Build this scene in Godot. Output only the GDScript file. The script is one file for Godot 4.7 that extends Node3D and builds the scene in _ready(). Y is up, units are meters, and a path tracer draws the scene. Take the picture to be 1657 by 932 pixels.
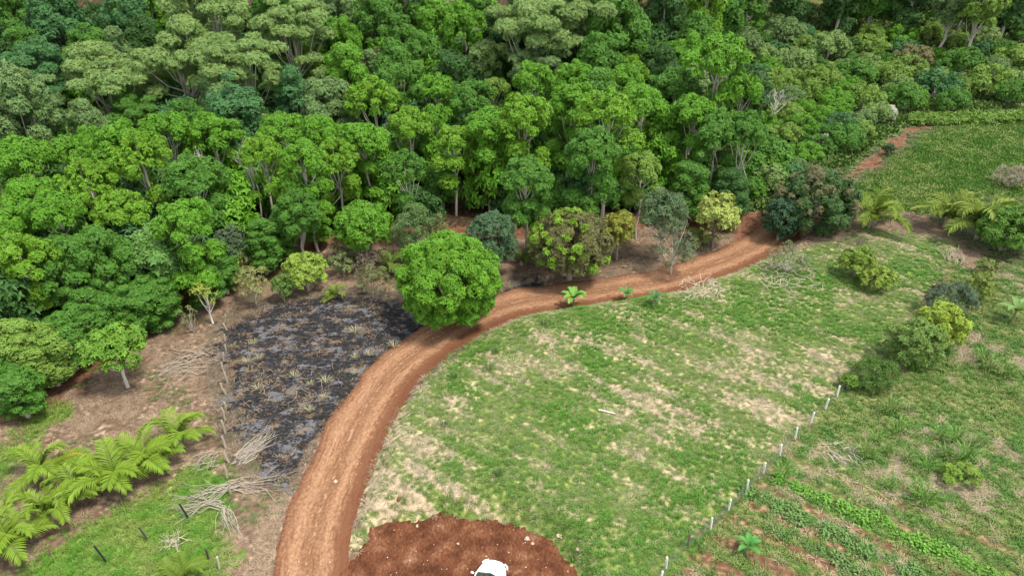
extends Node3D
# A dirt road, a grassy knoll, a burnt plot and a rain forest edge seen from a drone. Metres, y up.

const ROAD := [Vector2(-9.28, -19.71), Vector2(-9.64, -22.20), Vector2(-9.86, -24.04), Vector2(-9.84, -27.23), Vector2(-9.32, -31.96), Vector2(-8.58, -35.29), Vector2(-7.64, -37.77), Vector2(-5.97, -40.48), Vector2(-3.49, -43.31), Vector2(0.30, -45.91), Vector2(3.36, -46.77), Vector2(8.21, -48.01), Vector2(12.23, -49.11), Vector2(16.17, -51.43), Vector2(19.24, -53.48), Vector2(22.35, -56.11), Vector2(24.87, -58.94), Vector2(27.20, -61.73)]
const CLEAR := [Vector2(-8.09, -19.71), Vector2(-8.11, -22.78), Vector2(-7.43, -24.72), Vector2(-5.99, -25.58), Vector2(-3.48, -26.02), Vector2(-1.23, -25.74), Vector2(0.68, -25.19), Vector2(1.90, -24.42), Vector2(2.68, -23.50), Vector2(3.27, -22.20), Vector2(3.63, -19.71)]
const BURN := [Vector2(-20.67, -43.08), Vector2(-18.46, -45.07), Vector2(-16.75, -46.42), Vector2(-13.59, -46.94), Vector2(-8.32, -46.25), Vector2(-5.49, -43.78), Vector2(-7.74, -38.55), Vector2(-9.47, -36.62), Vector2(-10.80, -33.46), Vector2(-11.53, -30.20), Vector2(-11.79, -28.47), Vector2(-13.79, -28.92), Vector2(-16.29, -32.49), Vector2(-18.32, -36.50)]
const BURN2 := [Vector2(-2.70, -45.74), Vector2(-1.36, -47.65), Vector2(1.93, -49.30), Vector2(2.94, -47.83), Vector2(0.30, -45.57), Vector2(-1.73, -44.10)]
const KNOLL := [Vector2(-8.07, -24.80), Vector2(-8.01, -28.11), Vector2(-6.97, -32.91), Vector2(-3.96, -37.79), Vector2(0.97, -44.07), Vector2(8.00, -46.34), Vector2(12.92, -47.65), Vector2(20.12, -52.96), Vector2(23.37, -52.35), Vector2(30.83, -56.80), Vector2(37.44, -55.04), Vector2(35.65, -51.13), Vector2(24.05, -38.45), Vector2(20.06, -34.87), Vector2(13.87, -28.74), Vector2(9.02, -23.44), Vector2(6.87, -21.38), Vector2(5.95, -19.22), Vector2(1.97, -19.69), Vector2(-3.54, -19.69)]
const CROP := [Vector2(7.21, -21.71), Vector2(8.98, -23.26), Vector2(13.80, -28.52), Vector2(19.89, -34.41), Vector2(24.03, -37.46), Vector2(35.39, -50.14), Vector2(36.83, -49.18), Vector2(41.22, -51.13), Vector2(42.65, -45.60), Vector2(25.23, -19.51), Vector2(6.27, -19.51)]
const FARFIELD := [Vector2(34.22, -67.04), Vector2(46.83, -79.71), Vector2(50.57, -85.53), Vector2(64.95, -90.62), Vector2(71.14, -87.79), Vector2(54.60, -63.03), Vector2(46.16, -64.72), Vector2(37.69, -60.81), Vector2(33.50, -63.03)]
const LAWN := [Vector2(-23.77, -21.76), Vector2(-22.27, -24.49), Vector2(-20.30, -26.31), Vector2(-18.23, -28.47), Vector2(-16.72, -30.20), Vector2(-15.26, -27.67), Vector2(-14.01, -23.14), Vector2(-13.57, -20.01), Vector2(-23.02, -20.01)]
const PATCH := [Vector2(-29.06, -31.70), Vector2(-29.14, -33.46), Vector2(-28.07, -35.00), Vector2(-27.08, -33.68), Vector2(-27.49, -32.49), Vector2(-28.31, -31.34)]
const PATCH2 := [Vector2(-31.17, -30.20), Vector2(-29.45, -30.84), Vector2(-28.20, -31.14), Vector2(-27.81, -30.20), Vector2(-27.62, -28.33), Vector2(-29.29, -27.23)]
const REDLINE := [Vector2(-32.63, -32.49), Vector2(-31.27, -33.91), Vector2(-29.77, -35.29), Vector2(-28.30, -37.77), Vector2(-27.07, -41.34), Vector2(-25.62, -45.24), Vector2(-23.73, -47.65), Vector2(-21.02, -49.68), Vector2(-18.78, -54.34), Vector2(-15.43, -55.88), Vector2(-11.29, -56.80), Vector2(1.73, -57.74), Vector2(20.45, -60.18), Vector2(23.55, -61.08)]
const TRACK := [Vector2(34.02, -68.56), Vector2(40.48, -75.93), Vector2(47.35, -82.96), Vector2(55.86, -87.79)]
const REDPAD := [Vector2(19.22, -55.44), Vector2(21.14, -61.08), Vector2(22.67, -63.06), Vector2(24.34, -62.79), Vector2(24.53, -60.18), Vector2(23.91, -56.80), Vector2(21.78, -55.10)]
const EDGE := [Vector2(-36.63, -30.94), Vector2(-32.09, -35.29), Vector2(-28.79, -38.75), Vector2(-26.35, -45.91), Vector2(-22.43, -49.49), Vector2(-19.60, -55.44), Vector2(-14.59, -57.03), Vector2(1.75, -58.94), Vector2(23.93, -62.39), Vector2(30.38, -66.60), Vector2(33.35, -70.13), Vector2(47.60, -85.10), Vector2(66.75, -93.67), Vector2(89.76, -98.52), Vector2(140, -220), Vector2(-140, -220)]

const GX0 := -80.0
const GZ0 := -125.0
const GC := 0.5
const GW := 331
const GH := 235

var rng := RandomNumberGenerator.new()
var names := {}
var mats := {}
var noise := FastNoiseLite.new()
var hgt := PackedFloat32Array()
var zk := PackedFloat32Array()
var zc := PackedFloat32Array()
var zf := PackedFloat32Array()
var zl := PackedFloat32Array()
var zr := PackedFloat32Array()
var ze := PackedFloat32Array()
# mesh buffers
var pv := PackedVector3Array()
var pc := PackedColorArray()
var pu := PackedVector2Array()
var pi := PackedInt32Array()

# ---------------------------------------------------------------- helpers
func ss(a: float, b: float, x: float) -> float:
	return smoothstep(a, b, x)

func road_d(x: float, z: float) -> float:
	var best := 1e9
	var sg := 1.0
	for i in ROAD.size() - 1:
		var a: Vector2 = ROAD[i]
		var d: Vector2 = ROAD[i + 1] - a
		var q := Vector2(x, z) - a
		var t := clampf(q.dot(d) / d.length_squared(), 0.0, 1.0)
		var l := (q - d * t).length()
		if l < best:
			best = l
			sg = 1.0 if d.cross(q) > 0.0 else -1.0
	return best * sg

func poly_d(poly: Array, x: float, z: float) -> float:   # positive inside
	var best := 1e9
	var inside := false
	var n := poly.size()
	for i in n:
		var a: Vector2 = poly[i]
		var b: Vector2 = poly[(i + n - 1) % n]
		var d := b - a
		var q := Vector2(x, z) - a
		var t := clampf(q.dot(d) / d.length_squared(), 0.0, 1.0)
		best = minf(best, (q - d * t).length_squared())
		if (a.y > z) != (b.y > z) and x < d.x * (z - a.y) / d.y + a.x:
			inside = not inside
	return sqrt(best) if inside else -sqrt(best)

func line_d(line: Array, x: float, z: float) -> float:
	var best := 1e9
	for i in line.size() - 1:
		var a: Vector2 = line[i]
		var d: Vector2 = line[i + 1] - a
		var q := Vector2(x, z) - a
		var t := clampf(q.dot(d) / d.length_squared(), 0.0, 1.0)
		best = minf(best, (q - d * t).length_squared())
	return sqrt(best)

func h_of(x: float, z: float) -> float:
	var h := 0.0
	if z > -70.0:
		var d := road_d(x, z)
		if d > 0.0:
			h += 0.75 * ss(1.75, 3.2, d) * (1.0 - ss(52.0, 64.0, -z)) * (1.0 - ss(-1.0, 0.1, poly_d(CLEAR, x, z)))
	var dd := -z - (64.0 + 28.0 * ss(5.0, 40.0, x))
	if dd > 0.0:
		h += minf(40.0, 0.25 * dd * dd / (dd + 10.0))
	return h

func gi(x: float, z: float) -> int:
	return clampi(int((z - GZ0) / GC + 0.5), 0, GH - 1) * GW + clampi(int((x - GX0) / GC + 0.5), 0, GW - 1)

func ground_y(x: float, z: float) -> float:
	var fx := clampf((x - GX0) / GC, 0.0, GW - 1.001)
	var fz := clampf((z - GZ0) / GC, 0.0, GH - 1.001)
	var i := int(fz) * GW + int(fx)
	var u := fx - int(fx)
	var v := fz - int(fz)
	return lerpf(lerpf(hgt[i], hgt[i + 1], u), lerpf(hgt[i + GW], hgt[i + GW + 1], u), v)

func numbered(called: String) -> String:
	var n: int = names.get(called, 0)
	names[called] = n + 1
	return called if n == 0 else "%s_%03d" % [called, n]

func tag(o: Node, label: String, category: String, group := "", kind := "") -> void:
	if label: o.set_meta("label", label)
	if category: o.set_meta("category", category)
	if group: o.set_meta("group", group)
	if kind: o.set_meta("kind", kind)

func thing(called: String, label: String, category: String, at: Vector3, turn := 0.0, group := "") -> Node3D:
	var o := Node3D.new()
	o.name = numbered(called)
	add_child(o)
	o.position = at
	o.rotation.y = turn
	tag(o, label, category, group)
	return o

func part(parent: Node, called: String, mesh: Mesh, m: Material) -> MeshInstance3D:
	var o := MeshInstance3D.new()
	o.name = called
	o.mesh = mesh
	o.material_override = m
	parent.add_child(o, true)
	return o

func structure(called: String, mesh: Mesh, m: Material, label: String, category: String) -> void:
	var o := part(self, called, mesh, m)
	tag(o, label, category, "", "structure")

func srgb(r: float, g: float, b: float) -> Color:
	return Color(r, g, b).linear_to_srgb()

func mat(key: String, c: Color, rough := 0.9, spec := 0.3) -> StandardMaterial3D:   # c in linear values
	if not mats.has(key):
		var m := StandardMaterial3D.new()
		m.resource_name = key
		m.albedo_color = c.linear_to_srgb()
		m.roughness = rough
		m.metallic_specular = spec
		m.vertex_color_use_as_albedo = true
		m.cull_mode = BaseMaterial3D.CULL_DISABLED
		mats[key] = m
	return mats[key]

func leafmat(key: String, c: Color, back := 0.55) -> StandardMaterial3D:
	if not mats.has("leaf_" + key):
		var m := mat("leaf_" + key, c, 0.55, 0.35)
		m.backlight_enabled = true
		m.backlight = Color(back, back, back * 0.55)
	return mats["leaf_" + key]

func begin() -> void:
	pv = PackedVector3Array()
	pc = PackedColorArray()
	pu = PackedVector2Array()
	pi = PackedInt32Array()

func commit(smooth := false) -> ArrayMesh:
	var a := []
	a.resize(Mesh.ARRAY_MAX)
	a[Mesh.ARRAY_VERTEX] = pv
	if pc.size() == pv.size(): a[Mesh.ARRAY_COLOR] = pc
	if pu.size() == pv.size(): a[Mesh.ARRAY_TEX_UV] = pu
	a[Mesh.ARRAY_INDEX] = pi
	if smooth:
		var nn := PackedVector3Array()
		nn.resize(pv.size())
		for k in range(0, pi.size(), 3):
			var n := (pv[pi[k + 2]] - pv[pi[k]]).cross(pv[pi[k + 1]] - pv[pi[k]])
			nn[pi[k]] += n
			nn[pi[k + 1]] += n
			nn[pi[k + 2]] += n
		for k in nn.size():
			nn[k] = nn[k].normalized() if nn[k].length_squared() > 0.0 else Vector3.UP
		a[Mesh.ARRAY_NORMAL] = nn
	var m := ArrayMesh.new()
	m.add_surface_from_arrays(Mesh.PRIMITIVE_TRIANGLES, a)
	return m

func leaf(p: Vector3, axis: Vector3, n: Vector3, l: float, w: float, c: Color) -> void:
	var s := axis.cross(n).normalized() * (w * 0.5)
	var mid := p + axis * (l * 0.45) + n * (w * 0.12)
	var k := pv.size()
	pv.append(p)
	pv.append(mid + s)
	pv.append(p + axis * l - n * (l * 0.12))
	pv.append(mid - s)
	for j in 4: pc.append(c)
	pi.append_array([k, k + 1, k + 2, k, k + 2, k + 3])

func tube(pts: Array, r0: float, r1: float, sides := 6, c := Color.WHITE, cap := true) -> void:
	var k := pv.size()
	var n := pts.size()
	for i in n:
		var a: Vector3 = pts[maxi(i - 1, 0)]
		var b: Vector3 = pts[mini(i + 1, n - 1)]
		var d := (b - a).normalized()
		var u := d.cross(Vector3.RIGHT if absf(d.x) < 0.8 else Vector3.UP).normalized()
		var v := d.cross(u)
		var r := lerpf(r0, r1, float(i) / (n - 1))
		for j in sides:
			var t := TAU * j / sides
			pv.append(pts[i] + (u * cos(t) + v * sin(t)) * r)
			pc.append(c)
	for i in n - 1:
		for j in sides:
			var a := k + i * sides + j
			var b := k + i * sides + (j + 1) % sides
			pi.append_array([a, b, a + sides, b, b + sides, a + sides])
	if cap:
		pv.append(pts[n - 1])
		pc.append(c)
		for j in sides:
			pi.append_array([k + (n - 1) * sides + j, k + (n - 1) * sides + (j + 1) % sides, pv.size() - 1])

func rv() -> Vector3:
	while true:
		var v := Vector3(rng.randf_range(-1, 1), rng.randf_range(-1, 1), rng.randf_range(-1, 1))
		var l := v.length()
		if l > 0.1 and l < 1.0: return v / l
	return Vector3.UP

func bend(a: Vector3, b: Vector3, wob: float, n := 4) -> Array:
	var out := []
	for i in n + 1:
		var p := a.lerp(b, float(i) / n)
		if i > 0 and i < n: p += rv() * wob
		out.append(p)
	return out

# leaves on the shells of puffs: [centre, radii]; colours vary from sprig to sprig
func leaves(puffs: Array, density: float, l: float, w: float, per: int, vary := 0.3, low := -0.45, droop := 0.35, hue := 0.12) -> void:
	for q in puffs:
		var c: Vector3 = q[0]
		var r: Vector3 = q[1]
		var area := 4.0 * PI * pow((pow(r.x * r.y, 1.6) + pow(r.x * r.z, 1.6) + pow(r.y * r.z, 1.6)) / 3.0, 0.625)
		var tone := 1.0 + rng.randf_range(-vary, vary) * 0.45
		for i in int(area * density):
			var d := rv()
			if d.y < low: d.y = -d.y
			var p := c + d * r * rng.randf_range(0.78, 1.08)
			var deep := false
			for o in puffs:
				var e: Vector3 = (p - o[0]) / o[1]
				if e.length_squared() < 0.5:
					deep = true
					break
			if deep: continue
			var n := (d / r).normalized()
			n = (n + rv() * 0.45 + Vector3.UP * 0.25).normalized()
			var t := tone * (1.0 + rng.randf_range(-vary, vary))
			var hv := rng.randf_range(-hue, hue)
			var col := Color(t * (1.0 + hv), t, t * (1.0 - hv))
			var u := n.cross(rv()).normalized()
			var v := n.cross(u)
			var a0 := rng.randf() * TAU
			for k in per:
				var t2 := a0 + TAU * k / per + rng.randf_range(-0.3, 0.3)
				var ax := (u * cos(t2) + v * sin(t2) + n * rng.randf_range(0.0, 0.7) - Vector3.UP * droop * rng.randf()).normalized()
				leaf(p, ax, (n + ax * -0.3).normalized(), l * rng.randf_range(0.7, 1.2), w * rng.randf_range(0.8, 1.2), col)

func shell(centre: Vector3, r: Vector3, n: int, pr: float, low := -0.5, jitter := 0.25) -> Array:   # puffs spread over an ellipsoid
	var out := []
	for i in n:
		var y := 1.0 - (1.0 - low) * (i + 0.5) / n
		var t := 2.39996 * i + rng.randf_range(-0.4, 0.4)
		var q := sqrt(maxf(0.0, 1.0 - y * y))
		var k := pr * rng.randf_range(1.0 - jitter, 1.0 + jitter)
		var d := Vector3(q * cos(t), y, q * sin(t))
		var rr := k * (r.x + r.y + r.z) / 3.0
		out.append([centre + d * (r - Vector3.ONE * rr * 0.85) * rng.randf_range(1.0 - jitter * 0.5, 1.0 + jitter * 0.3), Vector3(rr, rr * 0.85, rr)])
	return out

func wood(base_r: float, top: Vector3, puffs: Array, limbs: int, fork := 0.45, sink := 0.25, sides := 6) -> ArrayMesh:
	begin()
	var lean := bend(Vector3(0, -sink, 0), top, top.y * 0.025, 5)
	tube(lean, base_r * 1.25, base_r * 0.35, sides)
	for i in mini(limbs, puffs.size()):
		var q: Vector3 = puffs[(i * 7) % puffs.size()][0]
		var t := clampf(fork + rng.randf() * 0.35, 0.05, 0.95)
		var s: Vector3 = lean[0].lerp(top, t)
		var m := s.lerp(q, 0.5) + Vector3(0, -0.12, 0) * s.distance_to(q)
		tube([s, m + rv() * 0.1, q], base_r * 0.5, base_r * 0.12, 5)
	return commit(true)
# ---------------------------------------------------------------- ground
var zone := PackedByteArray()     # 0 bare slope, 1 forest floor, 2 knoll, 3 crop field, 4 far field, 5 lawn, 6 red soil, 7 litter strip
var zdry := PackedFloat32Array()
const DRY := [[Vector2(-4.69, -28.98), 5.0, 0.34], [Vector2(-6.11, -26.98), 3.5, 0.3], [Vector2(11.39, -34.41), 7.0, 0.18], [Vector2(7.51, -39.47), 5.0, 0.12], [Vector2(16.65, -36.82), 6.0, 0.16], [Vector2(11.16, -30.16), 5.0, 0.14], [Vector2(0.87, -38.11), 3.5, 0.2], [Vector2(20.20, -36.82), 2.6, 0.3], [Vector2(20.95, -46.46), 4.0, 0.1], [Vector2(31.89, -54.41), 3.0, 0.12], [Vector2(2.53, -31.16), 6.0, -0.1], [Vector2(5.51, -26.55), 6.0, -0.06], [Vector2(20.50, -42.38), 5.0, -0.08], [Vector2(3.98, -42.38), 4.0, -0.12], [Vector2(-1.74, -31.67), 4.0, -0.1], [Vector2(23.47, -34.41), 2.2, 0.3], [Vector2(18.13, -31.16), 3.0, 0.15]]

func survey() -> void:
	hgt.resize(GW * GH)
	zone.resize(GW * GH)
	zdry.resize(GW * GH)
	for j in GH:
		for i in GW:
			var x := GX0 + i * GC
			var z := GZ0 + j * GC
			var k := j * GW + i
			var big := noise.get_noise_2d(x * 4.0, z * 4.0)
			hgt[k] = h_of(x, z) + 0.06 * noise.get_noise_2d(x * 14.0, z * 14.0)
			var d := 0.0
			for q in DRY:
				var c: Vector2 = q[0]
				var e: float = ((x - c.x) * (x - c.x) + (z - c.y) * (z - c.y)) / (q[1] * q[1])
				if e < 4.0: d += q[2] * exp(-e * 1.2)
			zdry[k] = d
			var id := 0
			if z < -16.0 and poly_d(EDGE, x, z) > 0.0: id = 1
			elif poly_d(KNOLL, x, z) > 0.0: id = 2
			elif poly_d(CROP, x, z) > 0.0: id = 3
			elif poly_d(FARFIELD, x, z) > 0.0: id = 4
			elif poly_d(LAWN, x, z) > 0.0 or poly_d(PATCH, x, z) > 0.0 or poly_d(PATCH2, x, z) > 0.0: id = 5
			elif x > 38.0: id = 7
			if z < -60.0 and x > 24.0 and line_d(TRACK, x, z) < 1.9 + big: id = 6 if line_d(TRACK, x, z) < 0.8 + big * 1.5 else 7
			if id < 2 and line_d(REDLINE, x, z) < 1.3 + big: id = 6
			if id == 0 and poly_d(REDPAD, x, z) > -0.3: id = 6
			zone[k] = id

const TX0 := -72.0
const TZ0 := -103.0
const TSX := 150.0
const TSZ := 86.0
const TW := 2048
const TH := 1280

func noise_bytes(freq: float, octaves: int, seed_: int, kind := FastNoiseLite.TYPE_SIMPLEX_SMOOTH, w := TW, h := TH) -> PackedByteArray:
	var n := FastNoiseLite.new()
	n.noise_type = kind
	n.frequency = freq
	n.fractal_octaves = octaves
	n.seed = seed_
	var im := n.get_image(w, h, false, false, true)
	im.convert(Image.FORMAT_L8)
	return im.get_data()

func ground_texture() -> ImageTexture:
	var fine := noise_bytes(0.16, 3, 3)
	var mid := noise_bytes(0.028, 4, 5)
	var coarse := noise_bytes(0.007, 3, 8)
	var tint := noise_bytes(0.05, 2, 12)
	var sn := FastNoiseLite.new()
	sn.noise_type = FastNoiseLite.TYPE_SIMPLEX_SMOOTH
	sn.frequency = 0.22
	sn.fractal_octaves = 3
	var streak := PackedByteArray()
	streak.resize(TW * TH)
	for j in TH:
		for i in TW:
			var x := TX0 + i * TSX / TW
			var z := TZ0 + j * TSZ / TH
			if zone[gi(x, z)] == 2: streak[j * TW + i] = int(127.5 + 127.0 * sn.get_noise_2d((0.806 * x + 0.592 * z) * 0.5, (-0.592 * x + 0.806 * z) * 3.0))
			else: streak[j * TW + i] = 127
	var out := PackedByteArray()
	out.resize(TW * TH * 3)
	var sx := TSX / TW
	var sz := TSZ / TH
	var base := [Vector3(103, 86, 72), Vector3(62, 52, 40), Vector3(92, 106, 56), Vector3(86, 100, 54), Vector3(86, 112, 48), Vector3(86, 112, 46), Vector3(100, 70, 54), Vector3(112, 92, 74)]
	var other := [Vector3(132, 116, 99), Vector3(90, 72, 54), Vector3(150, 134, 112), Vector3(134, 120, 90), Vector3(104, 132, 60), Vector3(128, 128, 74), Vector3(98, 62, 46), Vector3(150, 130, 108)]
	var third := [Vector3(88, 68, 53), Vector3(52, 44, 32), Vector3(116, 128, 66), Vector3(98, 74, 57), Vector3(66, 92, 40), Vector3(70, 100, 38), Vector3(112, 86, 66), Vector3(86, 70, 56)]
	var o := 0
	for j in TH:
		var z := TZ0 + j * sz
		for i in TW:
			var q := j * TW + i
			var x := TX0 + i * sx
			var m := mid[q] / 255.0 - 0.5
			var c := coarse[q] / 255.0 - 0.5
			var f := fine[q] / 255.0 - 0.5
			var gx := int((x + m * 3.0 + f * 0.7 - GX0) * 2.0 + 0.5)
			var gz := int((z - m * 2.2 + c * 1.6 + f * 0.5 - GZ0) * 2.0 + 0.5)
			var k := clampi(gz, 0, GH - 1) * GW + clampi(gx, 0, GW - 1)
			var id := zone[k]
			var t := clampf(((streak[q] / 255.0 - 0.5) * 1.0 + m * 0.7 + f * 1.1 + zdry[k] * 0.8 + c * 0.2 - 0.12) * 3.2, 0.0, 1.0)
			var a: Vector3 = base[id]
			if id == 3:
				var s := -0.592 * x + 0.806 * z
				var near := clampf((s + 37.0) / 5.0, 0.0, 1.0)
				var row := sin(s * 4.19) * 0.5 + m * 0.8 + f * 0.4
				a = a.lerp(third[3], clampf((row * 1.6 - 0.25 + maxf(0.0, s + 31.0) * 0.13) * (0.25 + near), 0.0, 1.0))
				t *= 0.7
			else:
				var u := clampf((tint[q] / 255.0 - 0.5 + f * 0.4) * 2.5, 0.0, 1.0)
				a = a.lerp(third[id], u)
			a = a.lerp(other[id], t) * (1.0 + f * 0.6)
			out[o] = clampi(int(a.x), 0, 255)
			out[o + 1] = clampi(int(a.y), 0, 255)
			out[o + 2] = clampi(int(a.z), 0, 255)
			o += 3
	return ImageTexture.create_from_image(Image.create_from_data(TW, TH, false, Image.FORMAT_RGB8, out))

func sheet(xs: PackedFloat32Array, zs: PackedFloat32Array, height: Callable, uv: Callable) -> ArrayMesh:
	begin()
	for z in zs:
		for x in xs:
			pv.append(Vector3(x, height.call(x, z), z))
			pu.append(uv.call(x, z))
	var w := xs.size()
	for j in zs.size() - 1:
		for i in w - 1:
			var k := j * w + i
			pi.append_array([k, k + 1, k + w, k + 1, k + w + 1, k + w])
	return commit(true)

func steps(a: float, b: float, d: float) -> PackedFloat32Array:
	var out := PackedFloat32Array()
	var n := int(round((b - a) / d))
	for i in n + 1: out.append(a + (b - a) * i / n)
	return out

func plain_mat(key: String, tex: Texture2D, rough := 0.95) -> StandardMaterial3D:
	var m := StandardMaterial3D.new()
	m.resource_name = key
	m.albedo_texture = tex
	m.roughness = rough
	m.metallic_specular = 0.2
	return m

func mottle(w: int, h: int, freq: float, stretch: float, cols: Array, seed_: int) -> ImageTexture:   # cols: sRGB bytes low to high
	var n := FastNoiseLite.new()
	n.frequency = freq
	n.fractal_octaves = 5
	n.seed = seed_
	n.noise_type = FastNoiseLite.TYPE_SIMPLEX_SMOOTH
	var g := FastNoiseLite.new()
	g.frequency = freq * 9.0
	g.fractal_octaves = 3
	g.seed = seed_ + 1
	var im := Image.create(w, h, false, Image.FORMAT_RGB8)
	for j in h:
		for i in w:
			# wraps round on both axes
			var v := clampf(0.5 + 0.75 * n.get_noise_2d(i, j * stretch) + 0.4 * g.get_noise_2d(i, j * stretch * 0.6), 0.0, 0.999) * (cols.size() - 1)
			var a: Color = cols[int(v)]
			im.set_pixel(i, j, a.lerp(cols[int(v) + 1], v - int(v)))
	return ImageTexture.create_from_image(im)

func c8(r: int, g: int, b: int) -> Color:
	return Color8(r, g, b)

func road_curve() -> Curve3D:
	var c := Curve3D.new()
	c.bake_interval = 0.35
	for i in ROAD.size():
		var p: Vector2 = ROAD[i]
		var a: Vector2 = ROAD[maxi(i - 1, 0)]
		var b: Vector2 = ROAD[mini(i + 1, ROAD.size() - 1)]
		var t := (b - a) / 6.0
		c.add_point(Vector3(p.x, 0, p.y), Vector3(-t.x, 0, -t.y), Vector3(t.x, 0, t.y))
	return c

func build_ground() -> void:
	survey()
	var xs := steps(GX0, GX0 + (GW - 1) * GC, GC)
	var zs := steps(GZ0, GZ0 + (GH - 1) * GC, GC)
	var gm := plain_mat("ground_soil_and_grass", ground_texture())
	gm.texture_repeat = false
	# the ground dips under the road, the clearing and the burnt plot, which are sheets of their own
	var low := func(x: float, z: float) -> float:
		var y := hgt[gi(x, z)]
		if z > -66.0:
			var d := absf(road_d(x, z))
			y -= 0.16 * (1.0 - ss(1.1, 1.9, d))
			y -= 0.14 * ss(0.0, 0.7, poly_d(CLEAR, x, z))
			if x < 10.0: y -= 0.12 * ss(0.0, 0.7, maxf(poly_d(BURN, x, z), poly_d(BURN2, x, z)))
		return y
	structure("ground", sheet(xs, zs, low, func(x, z): return Vector2((x - TX0) / TSX, (z - TZ0) / TSZ)), gm, "grass, brown soil and leaf litter ground around the dirt road", "ground")
	var fx := PackedFloat32Array([-1600, -900, -500, -300, -200, -150, -120, -100, -80, -60, -40, -20, 0, 20, 40, 60, 85, 105, 130, 160, 220, 320, 520, 900, 1600])
	var fz := PackedFloat32Array([-1600, -900, -520, -340, -260, -210, -180, -160, -145, -135, -125, -110, -95, -80, -60, -40, -20, -6, 10, 30, 60, 120, 300])
	structure("hills", sheet(fx, fz, func(x, z): return h_of(x, z) - (0.9 if x > -81.0 and x < 86.0 and z > -126.0 and z < -7.0 else 0.0), func(x, z): return Vector2(x, z) / 30.0), plain_mat("hill_soil", mottle(256, 256, 0.02, 1.0, [c8(60, 58, 36), c8(74, 76, 44), c8(86, 92, 50)], 4)), "green and brown hills rising behind the forest", "hill")

	# dirt road: a ribbon with two worn wheel tracks and low shoulders
	var cv := road_curve()
	var len := cv.get_baked_length()
	begin()
	var n := int(len / 0.4)
	var across := [-2.35, -2.0, -1.75, -1.5, -1.2, -0.95, -0.7, -0.45, -0.2, 0.05, 0.3, 0.55, 0.8, 1.05, 1.3, 1.55, 1.8, 2.05, 2.4]
	for i in n + 1:
		var s := len * i / n
		var p := cv.sample_baked(s)
		var d := (cv.sample_baked(minf(s + 0.3, len)) - cv.sample_baked(maxf(s - 0.3, 0.0))).normalized()
		var side := d.cross(Vector3.UP)
		for u in across:
			var wide: float = u * 0.95 * (1.0 + 0.16 * noise.get_noise_2d(s * 9.0, signf(u) * 400.0))
			var q: Vector3 = p + side * wide
			var y := -0.01
			y -= 0.05 * exp(-pow((absf(u + 0.05) - 0.8) / 0.22, 2.0)) * (0.7 + noise.get_noise_2d(s * 6.0, u * 3.0))
			y += 0.05 * ss(1.2, 1.7, absf(u)) - 0.42 * ss(1.7, 2.4, absf(u))
			y += 0.035 * noise.get_noise_2d(s * 26.0, u * 40.0)
			if u > 1.7: y += 0.30 * ss(1.7, 2.1, u) * ss(3.0, 10.0, s) * (1.0 - ss(-1.0, 0.0, poly_d(CLEAR, q.x, q.z)))
			pv.append(Vector3(q.x, y, q.z))
			pu.append(Vector2((u + 2.4) / 4.8, s / 18.0))
	var w := across.size()
	for i in n:
		for j in w - 1:
			var k := i * w + j
			pi.append_array([k, k + w, k + 1, k + 1, k + w, k + w + 1])
	structure("dirt_road", commit(true), plain_mat("road_earth", road_texture()), "red brown dirt road with worn wheel tracks curving to the forest", "road")

	var cm := plain_mat("clearing_earth", mottle(512, 512, 0.012, 1.0, [c8(62, 37, 25), c8(76, 46, 31), c8(88, 55, 38), c8(100, 65, 46), c8(116, 88, 70)], 21))
	var clod := func(x: float, z: float) -> float:
		var e := poly_d(CLEAR, x, z) + 0.9 * noise.get_noise_2d(x * 22.0, z * 22.0) + 0.4 * noise.get_noise_2d(x * 70.0, z * 70.0)
		return clampf(e * 0.45, -0.45, 0.0) + 0.0 + 0.10 * exp(-pow((e - 0.35) / 0.3, 2.0)) * (0.6 + noise.get_noise_2d(x * 55.0, z * 55.0)) + 0.05 * noise.get_noise_2d(x * 60.0, z * 60.0) + 0.05 * noise.get_noise_2d(x * 11.0, z * 11.0) - 0.02
	structure("dirt_clearing", sheet(steps(-8.5, 5.0, 0.16), steps(-27.5, -17.0, 0.16), clod, func(x, z): return Vector2(x, z) / 9.0), cm, "freshly dug red brown earth clearing with clods around the white car", "ground")

	var bm := plain_mat("burnt_earth", ash_texture())
	var ash := func(x: float, z: float) -> float:
		var e := maxf(poly_d(BURN, x, z), poly_d(BURN2, x, z)) + 2.3 * noise.get_noise_2d(x * 9.0, z * 9.0) + 1.3 * noise.get_noise_2d(x * 40.0, z * 40.0)
		e = minf(e, -road_d(x, z) - 2.1 + 0.6 * noise.get_noise_2d(x * 30.0, z * 30.0))
		return hgt[gi(x, z)] + clampf(e * 0.2, -0.4, 0.03) + 0.07 * noise.get_noise_2d(x * 45.0, z * 45.0) + 0.08 * noise.get_noise_2d(x * 110.0, z * 110.0)
	structure("burnt_ground", sheet(steps(-25.0, 4.0, 0.2), steps(-52.0, -26.0, 0.2), ash, func(x, z): return Vector2(x, z) / 21.0), bm, "charred black plot with pale ash beside the dirt road", "ground")

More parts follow.
